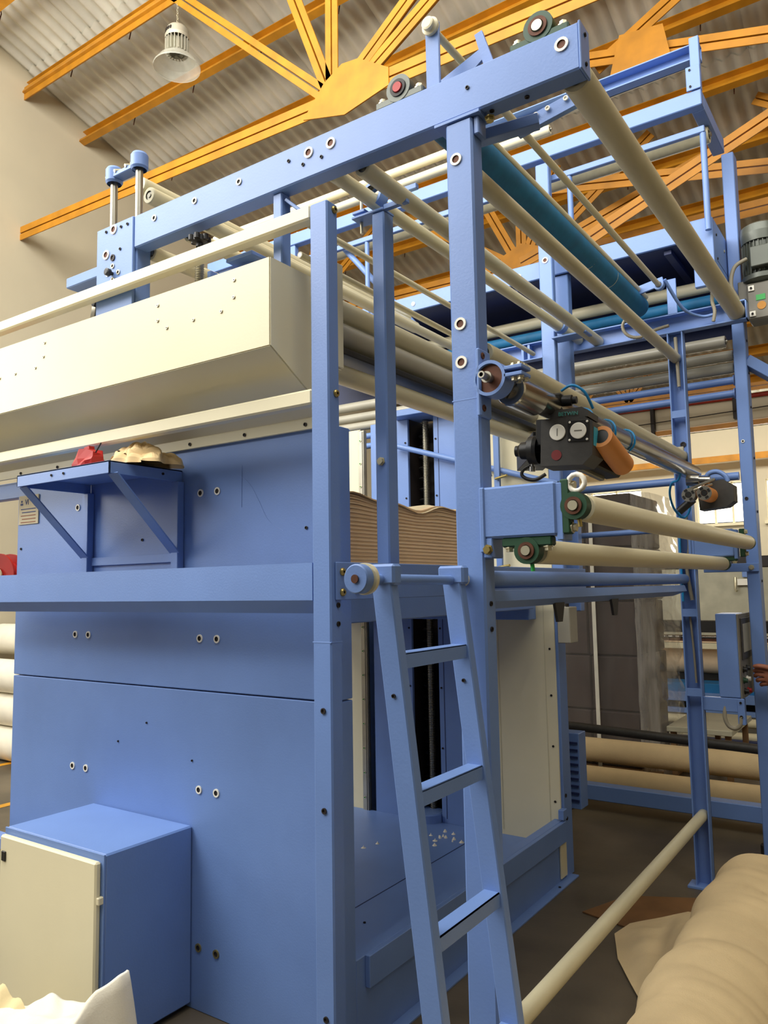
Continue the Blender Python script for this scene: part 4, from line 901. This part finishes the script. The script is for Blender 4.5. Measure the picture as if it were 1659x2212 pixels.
roller('cream cross roller under the overhead blue frame', (-4.3, 4.30, 3.965), (-.77, 4.30, 3.957), .045, 'roller', 'cross rollers')
roller('upper slim cream cross tube beside the overhead beam', (-4.4, 4.13, 4.30), (-1.3, 4.13, 4.295), .028, 'cream', 'cross rollers')
roller('lower slim cream cross tube beside the overhead beam', (-4.4, 4.13, 4.20), (-1.6, 4.13, 4.205), .026, 'cream', 'cross rollers')
roller('cream strip roller under the top channel of the overhead frame', (-2.0, 4.30, 4.385), (-.80, 4.30, 4.40), .022, 'cream', 'cross rollers')
hpr = thing('cloth_hopper', 'blue overhead tray with dark underside between the far posts', 'tray', (-2, 4.6, 3.1))
hb = pbox(hpr, 'front_rim', 'blue', -3.9, -.765, 4.18, 4.20, 3.345, 3.448, .003)
for x in (-1.85, -.91, -2.6): grommet(hb, (x, 4.18, 3.39), '-Y', .014, 'white', 'white', 'stud')
he = pbox(hpr, 'end_plate', 'blue', -.765, -.757, 4.18, 4.95, 3.10, 3.44, .002)
for z in (3.37, 3.24): hole(he, (-.757, 4.25, z), '+X', .007)
for y, z in ((4.45, 3.35), (4.6, 3.28), (4.75, 3.25)): hexbolt(he, (-.757, y, z), '+X', .007, 'zinc', .005)
pbox(he, 'seam', 'navy', -.7575, -.7565, 4.25, 4.9, 3.228, 3.232, 0)
pbox(hpr, 'front_end_post', 'blue', -.86, -.757, 4.17, 4.20, 3.08, 3.44, .003)
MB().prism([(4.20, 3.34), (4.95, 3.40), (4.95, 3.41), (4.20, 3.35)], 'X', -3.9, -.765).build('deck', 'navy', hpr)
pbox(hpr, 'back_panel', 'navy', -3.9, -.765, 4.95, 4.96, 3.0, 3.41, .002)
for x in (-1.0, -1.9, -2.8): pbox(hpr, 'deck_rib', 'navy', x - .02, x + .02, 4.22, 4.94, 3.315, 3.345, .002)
roller('cream cross roller below the overhead tray', (-3.8, 4.52, 3.215), (-.80, 4.52, 3.20), .035, 'cream', 'cross rollers')
roller('teal cross roller below the overhead tray', (-3.8, 4.50, 3.115), (-.80, 4.50, 3.105), .035, 'teal', 'cross rollers')
for lbl, z, xr, r in (('first and highest grey cross roller behind the far channel', 2.885, -.80, .034), ('second grey cross roller behind the far channel', 2.80, -.765, .031), ('third grey cross roller behind the far channel', 2.73, -.765, .031)):
    roller(lbl, (-3.7, 4.58, z + .01), (xr, 4.58, z), r, 'greyroll', 'grey cross rollers')
for lbl, z in (('upper blue cross bar behind the far posts', 2.652, ), ('lower blue cross bar behind the far posts', 2.578)):
    o = thing('cross_bar', lbl, 'bar', (-2.2, 4.55, z), 'blue cross bars'); pcyl(o, 'tube', 'blue', (-3.7, 4.55, z), (-.762, 4.55, z), .021)
    MB().lathe((-.766, 4.55, z), (1, 0, 0), [(0, .03), (.006, .03), (.006, 0)], 16).build('flange', 'blue', o)

# motor at the upper right
mo = thing('geared_motor', 'grey finned geared motor on the rear post at the right edge', 'motor', (-.55, 4.52, 3.0))
mc = Vector((-.58, 4.50, 0))
MB().lathe(mc + Vector((0, 0, 3.36)), (0, 0, 1), [(0, .0), (0, .098), (.05, .10), (.09, .096), (.105, .07), (.105, 0)], 32).build('fan_cowl', 'motor', mo)
mb_ = MB().cyl(mc + Vector((0, 0, 3.18)), mc + Vector((0, 0, 3.36)), .085, 28).build('motor_body', 'motor', mo)
for i in range(28):
    a = 2 * math.pi * i / 28; c = Vector((math.cos(a), math.sin(a), 0))
    MB().bar(mc + c * .09 + Vector((0, 0, 3.185)), mc + c * .09 + Vector((0, 0, 3.355)), .016, .004, 0, 0, (-c.y, c.x, 0)).build('fin', 'motor', mb_)
pbox(mo, 'terminal_box', 'motor', -.62, -.50, 4.37, 4.42, 3.20, 3.31, .004)
MB().lathe(mc + Vector((0, 0, 3.13)), (0, 0, 1), [(0, .06), (.02, .105), (.045, .105), (.05, .085)], 28).build('flange', 'motor', mo)
gbx = pbox(mo, 'gearbox', 'greyplate', -.655, -.52, 4.42, 4.56, 2.93, 3.13, .008)
for x in (-.645, -.545):
    for z in (2.945, 3.085): pbox(gbx, 'corner_boss', 'white', x, x + .03, 4.412, 4.42, z, z + .03, .003); hole(gbx, (x + .015, 4.411, z + .015), '-Y', .006)
MB().lathe((-.585, 4.419, 3.0), (0, -1, 0), [(0, .022), (.002, .022), (.002, 0)], 18).build('yellow_sticker', 'yellow', gbx); pbox(gbx, 'green_sticker', 'greenbit', -.61, -.565, 4.417, 4.42, 3.03, 3.06, 0)
MB().sweep([(-.64, 4.40, 3.26), (-.70, 4.38, 3.22), (-.72, 4.37, 3.12), (-.69, 4.38, 3.03), (-.71, 4.40, 2.98), (-.74, 4.42, 2.96)], .011, 10).build('motor_cable', 'conduit', mo)
pbox(mo, 'mounting_plate', 'greyplate', -.70, -.65, 4.45, 4.60, 2.98, 3.16, .003)

# control panel on its arm, and the operator
ct = thing('operator_console', 'blue control panel box with screen and push buttons on an arm', 'control panel', (-.83, 4.35, .9))
pbox(ct, 'panel_body', 'blue', -.882, -.782, 4.30, 4.49, .962, 1.385, .004)
fpn = pbox(ct, 'front_panel', 'greyplate', -.782, -.774, 4.302, 4.80, .955, 1.383, .003)
scb = pbox(fpn, 'screen_bezel', 'anthracite', -.774, -.768, 4.345, 4.66, 1.15, 1.36, .002); pbox(scb, 'screen', 'screen', -.768, -.7665, 4.385, 4.62, 1.185, 1.33, 0)
for i, (y, z, mm) in enumerate(((4.36, 1.10, 'black'), (4.45, 1.10, 'black'), (4.36, 1.045, 'green'), (4.45, 1.045, 'white'), (4.37, .99, 'black'), (4.46, .985, 'red'))):
    MB().lathe((-.774, y, z), (1, 0, 0), [(0, .016), (.006, .016), (.006, .012), (.02, .011), (.02, 0)], 16).build('push_button', mm, fpn)
pbox(ct, 'support_arm', 'blue', -.965, -.765, 4.30, 4.33, .89, .96, .003)
tb_ = pbox(ct, 'arm_tab', 'blue', -.80, -.765, 4.295, 4.335, .83, .96, .003); hole(tb_, (-.783, 4.295, .87), '-Y', .008); hole(tb_, (-.783, 4.295, .94), '-Y', .006)
MB().sweep([(-.86, 4.31, .92), (-.862, 4.30, .86), (-.845, 4.30, .82), (-.815, 4.30, .81), (-.79, 4.30, .83), (-.785, 4.30, .87)], .010, 10).build('cable_loop', 'conduit', ct)

def figure(name, label):
    t = thing(name, label, 'person', (-.05, 4.42, 0))
    # one continuous skinned body: joints in 3-D with radii
    J = {'pel': ((.0, 4.45, .95), .13), 'sp1': ((.0, 4.45, 1.10), .125), 'sp2': ((-.01, 4.45, 1.28), .135), 'che': ((-.02, 4.44, 1.40), .13), 'nek': ((-.03, 4.44, 1.52), .055), 'hd0': ((-.04, 4.44, 1.58), .06),
         'shL': ((-.03, 4.27, 1.42), .065), 'elL': ((-.22, 4.22, 1.18), .043), 'wrL': ((-.545, 4.375, 1.065), .028), 'plL': ((-.60, 4.385, 1.066), .036), 'knL': ((-.645, 4.39, 1.068), .037),
         'shR': ((-.01, 4.62, 1.42), .065), 'elR': ((.02, 4.70, 1.15), .043), 'wrR': ((-.10, 4.68, .92), .028), 'paR': ((-.12, 4.68, .86), .032),
         'hiL': ((-.0, 4.36, .90), .10), 'kneL': ((-.03, 4.34, .50), .062), 'anL': ((.0, 4.34, .10), .043), 'toL': ((-.14, 4.33, .045), .038),
         'hiR': ((.0, 4.54, .90), .10), 'kneR': ((-.02, 4.56, .50), .062), 'anR': ((.02, 4.56, .10), .043), 'toR': ((-.12, 4.57, .045), .038)}
    E = [('pel', 'sp1'), ('sp1', 'sp2'), ('sp2', 'che'), ('che', 'nek'), ('nek', 'hd0'), ('che', 'shL'), ('shL', 'elL'), ('elL', 'wrL'), ('wrL', 'plL'), ('plL', 'knL'), ('che', 'shR'), ('shR', 'elR'), ('elR', 'wrR'), ('wrR', 'paR'),
         ('pel', 'hiL'), ('hiL', 'kneL'), ('kneL', 'anL'), ('anL', 'toL'), ('pel', 'hiR'), ('hiR', 'kneR'), ('kneR', 'anR'), ('anR', 'toR')]
    # fingers of the reaching (visible) hand: curled round the buttons, thumb from the palm side
    F = {'i': [(-.672, 4.378, 1.096), (-.708, 4.384, 1.100), (-.728, 4.404, 1.092), (-.728, 4.420, 1.084)], 'm': [(-.676, 4.380, 1.074), (-.712, 4.390, 1.076), (-.728, 4.412, 1.066), (-.722, 4.428, 1.060)], 'r': [(-.672, 4.384, 1.052), (-.706, 4.396, 1.050), (-.720, 4.416, 1.042), (-.712, 4.430, 1.038)], 'p': [(-.662, 4.388, 1.034), (-.692, 4.400, 1.028), (-.704, 4.416, 1.022), (-.696, 4.428, 1.018)], 't': [(-.615, 4.366, 1.096), (-.655, 4.352, 1.116), (-.698, 4.358, 1.122), (-.728, 4.376, 1.116)]}
    for k, pts in F.items():
        for i, p in enumerate(pts):
            J[k + str(i)] = (p, (.0135, .0125, .0115, .009)[i] * (1.1 if k == 't' else 1))
            E.append((('plL' if k == 't' else 'knL') if i == 0 else k + str(i - 1), k + str(i)))
    for k in range(4):   # other hand, relaxed
        y = 4.655 + k * .017
        for i, (dx, dz) in enumerate(((-.005, -.03), (-.015, -.065), (-.03, -.09))):
            J['o%d%d' % (k, i)] = ((-.12 + dx, y, .86 + dz), (.0095, .0085, .007)[i]); E.append(('paR' if i == 0 else 'o%d%d' % (k, i - 1), 'o%d%d' % (k, i)))
    J['ot0'] = ((-.15, 4.65, .85), .0105); J['ot1'] = ((-.175, 4.645, .82), .0085); E += [('paR', 'ot0'), ('ot0', 'ot1')]
    keys = list(J); idx = {k: i for i, k in enumerate(keys)}
    org = WORLD[t.name]
    me = bpy.data.meshes.new('body'); me.from_pydata([tuple(Vector(J[k][0]) - org) for k in keys], [(idx[a], idx[b_]) for a, b_ in E], [])
    o = bpy.data.objects.new('body', me); COL.objects.link(o); place(o, org, t)
    sk_ = o.modifiers.new('Skin', 'SKIN')
    for k in keys:
        sv = me.skin_vertices[0].data[idx[k]]; r = J[k][1]; sv.radius = (r, r); sv.use_root = (k == 'pel')
    sk_.use_smooth_shade = True
    sd_ = o.modifiers.new('Sub', 'SUBSURF'); sd_.levels = 2; sd_.render_levels = 2
    dg = bpy.context.evaluated_depsgraph_get(); ev = bpy.data.meshes.new_from_object(o.evaluated_get(dg))
    o.modifiers.clear(); o.data = ev
    ev.materials.clear()
    for mm in ('skin', 'shirt', 'trousers'): ev.materials.append(MATS[mm])
    for pg in ev.polygons:
        c = pg.center + org; pg.use_smooth = True
        arm_ = c.x < -.16 and c.z > .95
        pg.material_index = 0 if (arm_ or c.z > 1.49 or (c.y > 4.62 and c.z < 1.02 and c.x < -.05 and c.z > .7)) else (2 if c.z < .98 else 1)
    # head with face
    hc_ = Vector((-.06, 4.44, 1.69)); bm = bmesh.new(); bmesh.ops.create_uvsphere(bm, u_segments=24, v_segments=16, radius=1)
    vs = []
    for v in bm.verts:
        q = v.co.copy(); x, y, z = q.x * .095, q.y * .075, q.z * .118
        if q.x < -.5 and abs(q.y) < .25 and -.25 < q.z < .12: x -= .022 * (1 - abs(q.y) * 4 * .8)
        if q.z < -.3: y *= .82; x *= .92
        if q.x < -.6 and .1 < q.z < .35 and abs(q.y) > .2: x += .008
        vs.append(tuple(hc_ + Vector((x, y, z))))
    bm.verts.index_update(); m = MB(); m.add(vs, [[v.index for v in f.verts] for f in bm.faces], 0, True); bm.free(); hd = m.build('head', 'skin', t)
    for sy in (-1, 1):
        MB().lathe(hc_ + Vector((-.084, sy * .03, .012)), (-1, 0, 0), [(0, .012), (.006, .009), (.008, 0)], 12).build('eye', 'white', hd)
        MB().lathe(hc_ + Vector((0, sy * .072, -.005)), (0, sy, 0), [(0, .028), (.012, .03), (.016, .018), (.016, 0)], 14).build('ear', 'skin', hd)
    MB().box(-.012, .006, -.024, .024, -.006, .006, .003, 0, Matrix.Translation(hc_ + Vector((-.088, 0, -.062)))).build('mouth', 'red', hd)
    m = MB(); m.lathe(hc_ + Vector((.006, 0, .02)), (0, 0, 1), [(-.06, .075), (-.02, .096), (.03, .098), (.07, .082), (.10, .045), (.108, 0)], 24); m.build('hair', 'hair', t)
figure('person', 'operator reaching a bare hand to the push buttons of the control panel')

# ================================================================== BACKGROUND MACHINES AND GOODS
# shrink wrapped pallet stack
pal = thing('wrapped_pallet', 'tall pallet of dark cartons wrapped in clear film with a white strap', 'pallet', (-2.15, 6.5, 0))
pbox(pal, 'pallet_base', 'wood', -2.65, -1.70, 6.12, 7.0, 0.0, .12, .005)
for zz in range(5):
    z0 = .12 + zz * .43
    for k in range(2):
        x0 = -2.62 + k * .39
        pbox(pal, 'carton', 'carton', x0 + .01 * (zz % 2), x0 + .385 + .01 * (zz % 2), 6.16, 6.95, z0, z0 + .425, .012)
rn = random.Random(4)
def filmfn(u, v):
    # loop round the front and right side of the pallet, slack beyond the cartons
    path = [(-2.66, 6.13), (-2.3, 6.125), (-1.93, 6.13), (-1.80, 6.12), (-1.70, 6.20), (-1.69, 6.6), (-1.72, 6.98)]
    f = u * (len(path) - 1); i = min(int(f), len(path) - 2); t = f - i
    x = path[i][0] * (1 - t) + path[i + 1][0] * t; y = path[i][1] * (1 - t) + path[i + 1][1] * t
    wob = .014 * math.sin(v * 23 + u * 9) + .010 * math.sin(v * 47 - u * 17) + .006 * math.sin(v * 91 + u * 40)
    k = max(0, (u - .38)) * 1.6
    return (x + wob * k, y - abs(wob) * k, .06 + v * 2.2)
MB().grid(lambda u, v: filmfn(u * .45, v), 18, 90).build('shrink_film', 'filmthin', pal)
MB().grid(lambda u, v: filmfn(.45 + u * .55, v), 30, 120).build('shrink_film', 'filmside', pal)
pbox(pal, 'strap', 'strap', -2.178, -2.148, 6.108, 6.114, .02, 2.28, 0)
tbk = thing('work_table', 'small table with pale top standing beyond the far channel post', 'table', (-1.6, 6.6, 0))
pbox(tbk, 'table_top', 'screen', -1.665, -1.20, 6.2, 7.0, .42, .46, .004)
for x in (-1.63, -1.45, -1.24):
    for y in (6.26, 6.92): pbox(tbk, 'leg', 'wood', x - .02, x + .02, y - .02, y + .02, 0, .42, .002)
o = thing('long_pipe', 'long dark pipe lying across above the floor rolls', 'pipe', (-1.4, 5.3, .5)); MB().cyl((-2.25, 5.3, .57), (-.6, 5.3, .515), .03, 18).build('pipe_tube', 'anthracite', o)
for x in (-2.1, -.75): pbox(o, 'support', 'anthracite', x - .02, x + .02, 5.28, 5.32, 0, .535, .002)
for k, (y, z, lbl) in enumerate(((5.95, .26, 'upper cream fabric roll lying on the floor behind the far posts'), (5.72, .10, 'middle cream fabric roll lying on the floor behind the far posts'))):
    r = .09; t = thing('fabric_roll', lbl, 'fabric roll', (-1.6, y, z - r), 'floor fabric rolls')
    MB().lathe((-2.6, y, z + .02), (1, 0, 0), [(0, .03), (0, r), (1.68, r), (1.68, .03)], 28).build('rolled_fabric', 'calico', t)
    MB().lathe((-2.62, y, z + .02), (1, 0, 0), [(0, 0), (0, .028), (1.72, .028), (1.72, 0)], 14).build('core_tube', 'card', t)
pbox(thing('base_rail', 'dark blue rail on the floor beyond the far posts', 'rail', (-1.5, 5.35, 0)), 'rail_bar', 'blue', -2.4, -.55, 5.30, 5.40, .08, .18, .004)
bpy.data.objects['rail_bar']['label'] = 'dark blue rail'
for x in (-2.3, -.7): pbox(bpy.data.objects['base_rail'], 'foot', 'blue', x - .04, x + .04, 5.28, 5.42, 0, .08, .003)
# blue background machine
bm_ = thing('rear_machine', 'blue and cream rolling machine in the background with copper bar', 'machine', (-1.4, 8.6, 0))
for x in (-3.4, -.3): pbox(bm_, 'side_frame', 'blue', x - .06, x + .06, 8.4, 9.4, 0, 1.15, .006)
MB().cyl((-3.34, 8.9, .78), (-.36, 8.9, .78), .20, 32).build('main_roll', 'stackcloth', bm_)
pbox(bm_, 'cream_rail', 'cream', -3.34, -.36, 8.55, 8.62, .86, .92, .003); pbox(bm_, 'copper_bar', 'rust', -3.34, -.36, 8.53, 8.60, .94, .985, .004)
pcyl(bm_, 'bright_bar', 'chrome', (-3.34, 8.52, .985), (-.36, 8.52, .985), .012)
for i in range(4): pcyl(bm_, 'collar', 'black', (-2.25 + i * .07, 8.52, .985), (-2.22 + i * .07, 8.52, .985), .015, 12)
pbox(bm_, 'top_shade', 'black', -3.34, -.36, 8.7, 8.9, 1.02, 1.14, .004)
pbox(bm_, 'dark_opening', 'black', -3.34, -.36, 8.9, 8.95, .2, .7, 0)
pbox(bm_, 'teal_deck', 'tealp', -3.34, -.36, 8.45, 8.75, .42, .52, .006); pbox(bm_, 'blue_beam', 'blue', -3.34, -.36, 8.40, 8.46, .34, .43, .004); pbox(bm_, 'lower_beam', 'blue', -3.34, -.36, 8.40, 8.46, .22, .27, .004)
pcyl(bm_, 'cream_roller', 'cream', (-3.34, 8.35, .17), (-.36, 8.35, .17), .045); pcyl(bm_, 'cream_roller', 'cream', (-3.34, 8.0, .10), (-.36, 8.0, .10), .04)
pbox(bm_, 'floor_beam', 'navy', -3.34, -.36, 7.9, 8.0, 0.0, .08, .004)
sp3 = thing('partition', 'low pale partition wall behind the background machine', 'partition', (-1.4, 10.5, 0)); pbox(sp3, 'partition_panel', 'screen', -3.2, .2, 10.5, 10.6, 0, 1.72, .01); pbox(sp3, 'dark_cap', 'dark', -3.2, .2, 10.49, 10.61, 1.72, 1.86, .01)
hk = thing('wall_hook', 'small bracket with two hooks on the pale partition', 'hook', (-1.75, 10.4, 1.45)); pbox(hk, 'hook_plate', 'blue', -1.80, -1.72, 10.45, 10.5, 1.60, 1.72, .003); pbox(hk, 'hook_box', 'white', -1.86, -1.66, 10.44, 10.5, 1.5, 1.58, .003)
for x in (-1.88, -1.64): MB().sweep([(x, 10.45, 1.6), (x, 10.42, 1.45), (x + .02, 10.40, 1.43)], .015, 8).build('hook_arm', 'zinc', hk)

# fabric rolls stacked by the left wall
for k, (y, z) in enumerate(((4.15, .155), (4.17, .465), (4.14, .775), (4.5, 1.085))):
    t = thing('fabric_roll', ('lowest', 'second lowest', 'third', 'topmost')[k] + ' cream fabric roll in the stack by the left wall', 'fabric roll', (-7.0, y, z - .155), 'rolls by the left wall')
    MB().lathe((-7.95, y, z), (1, 0, 0), [(0, .03), (0, .150), (.01, .155), (1.9, .155), (1.91, .150), (1.91, .03)], 32).build('rolled_fabric', 'clothw', t)
    MB().lathe((-7.97, y, z), (1, 0, 0), [(0, 0), (0, .03), (1.96, .03), (1.96, 0)], 14).build('core_tube', 'card', t)
rr_ = thing('hose_reel', 'red hose reel partly hidden behind the left edge of the side panel', 'reel', (-4.6, 2.75, 1.6))
MB().lathe((-4.55, 2.62, 1.66), (.2, -1, 0), [(0, .02), (0, .13), (.015, .13), (.015, .085), (.08, .085), (.08, .13), (.095, .13), (.095, .02)], 32).build('reel_drum', 'red', rr_)
MB().lathe((-4.53, 2.52, 1.66), (.2, -1, 0), [(0, .045), (.01, .045), (.01, 0)], 20).build('hub_cap', 'roller', rr_)
pbox(rr_, 'reel_post', 'red', -4.36, -4.30, 2.66, 2.72, 0, 1.70, .004)
pbox(rr_, 'reel_arm', 'red', -4.56, -4.30, 2.64, 2.68, 1.64, 1.69, .004)
# red object behind the cover at the left picture edge
o = MB().prism([(-3.62, 2.55), (-3.30, 2.55), (-3.32, 2.62), (-3.62, 2.68)], 'Y', 2.02, 2.06).build('red_guard', 'red'); tag(o, 'red guard piece peeking over the left part of the cover', 'guard')
bt = MB().box(-5.2, -3.05, 1.2, 1.26, .42, .47, .004).build('low_rail', 'blue'); 
bt.location = (-4.2, 2.0, .42); bt['label'] = 'low blue rail beside the cabinet at the left edge'; bt['category'] = 'rail'

# big fabric roll on the floor at lower right
fr2 = thing('fabric_roll', 'big beige fabric roll on the floor at the lower right', 'fabric roll', (-.57, 2.4, 0))
def rollfn(u, v):
    a = v * 2 * math.pi; y = .6 + u * 3.06
    r = .216 + .006 * math.sin(u * 31 + .9 * math.sin(a)) + .007 * (abs(math.sin(u * 44 + 1.7 * math.sin(a + 1) + .6 * math.sin(u * 13))) ** .6 - .6) + .003 * abs(math.sin(u * 97 - 2.5 * a + math.sin(u * 23))) + .006 * math.sin(u * 57 + a) + .005 * math.sin(a * 3 + u * 8) + .006 * math.sin(u * 16 + 2.2 * math.cos(a))
    e = min(1, (1 - u) / .06); r *= (.75 + .25 * math.sqrt(max(0, 1 - (1 - e) ** 2)))
    x = -.57 + r * math.cos(a) + .02 * math.sin(u * 5); z = .222 + r * math.sin(a)
    return (x, y, max(z, 0.001))
MB().grid(rollfn, 340, 96).build('rolled_fabric', 'calico', fr2)
MB().lathe((-.57, 3.655, .222), (0, 1, 0), [(0, .03), (0, .165)], 32).build('roll_end', 'calico', fr2)
MB().lathe((-.57, .5, .222), (0, 1, 0), [(0, 0), (0, .032), (3.22, .032), (3.22, 0)], 16).build('core_tube', 'card', fr2)
pts = [(-.80, 3.98), (-1.0, 3.93), (-1.06, 3.84), (-1.19, 3.66), (-1.215, 3.52), (-1.13, 3.30), (-1.02, 3.12), (-.93, 2.98), (-.80, 2.95)]
def flap(u, v):
    f = u * (len(pts) - 1); i = min(int(f), len(pts) - 2); t = f - i
    ox = pts[i][0] * (1 - t) + pts[i + 1][0] * t; oy = pts[i][1] * (1 - t) + pts[i + 1][1] * t
    ix = -.80; iy = 3.98 - u * 1.05
    x = ix + (ox - ix) * v; y = iy + (oy - iy) * v
    z = .20 * (1 - v) ** 1.6 + .012 + .016 * math.sin(x * 37 + y * 12) * (1 - v * .5) * math.sin(v * 3.1) + .008 * math.sin(y * 41) * math.sin(v * 3.1)
    return (x, y, max(.003, z))
MB().grid(flap, 40, 18).build('loose_end', 'calico', fr2)
cd = MB().prism([(-1.42, 3.68), (-1.30, 3.98), (-.98, 4.14), (-.88, 3.95), (-1.1, 3.60)], 'Z', .002, .008).build('cardboard_sheet', 'card'); tag(cd, 'torn brown cardboard sheet on the floor under the cloth', 'cardboard')
dp = MB().bar((-.80, 4.85, .05), (-.30, 5.6, .05), .09, .09, .01).build('timber', 'dark'); tag(dp, 'dark timber bar on the floor beside the far posts', 'timber')

# white cloth heap at lower left in front of the cabinet
wc = thing('cloth_heap', 'rumpled white cloth heaped in front of the cabinet at lower left', 'cloth heap', (-2.2, 1.4, 0))
def heap(u, v):
    x = -2.85 + u * 1.02; y = 1.05 + v * .50
    ridge = .235 + .285 * (x + 2.51) + .075 * math.exp(-((x + 1.935) / .045) ** 2) - .03 * math.exp(-((x + 2.06) / .06) ** 2)
    side = min(1, max(0, (-1.845 - x)) / .09) ** .55
    env = min(1, v / .7 * .5 + .5) * min(1, (1 - v) / .10 + .02) ** .5
    fold = .009 * math.sin(x * 30 + y * 18) + .010 * math.sin(x * 15 - y * 27 + 1) + .003 * math.sin(x * 63 + 5 * math.sin(y * 17))
    return (x + .012 * math.sin(y * 40), y, max(.003, (ridge + fold) * side * env))
MB().grid(heap, 110, 70).build('draped_cloth', 'clothw', wc)
def flap2(u, v):
    x = -2.62 + u * .30; y = 1.20 + v * .26
    return (x, y, .175 + .09 * v + .03 * math.sin(u * 4) + .012 * math.sin(u * 19 + v * 7))
MB().grid(flap2, 20, 16).build('cream_fold', 'clothy', wc)
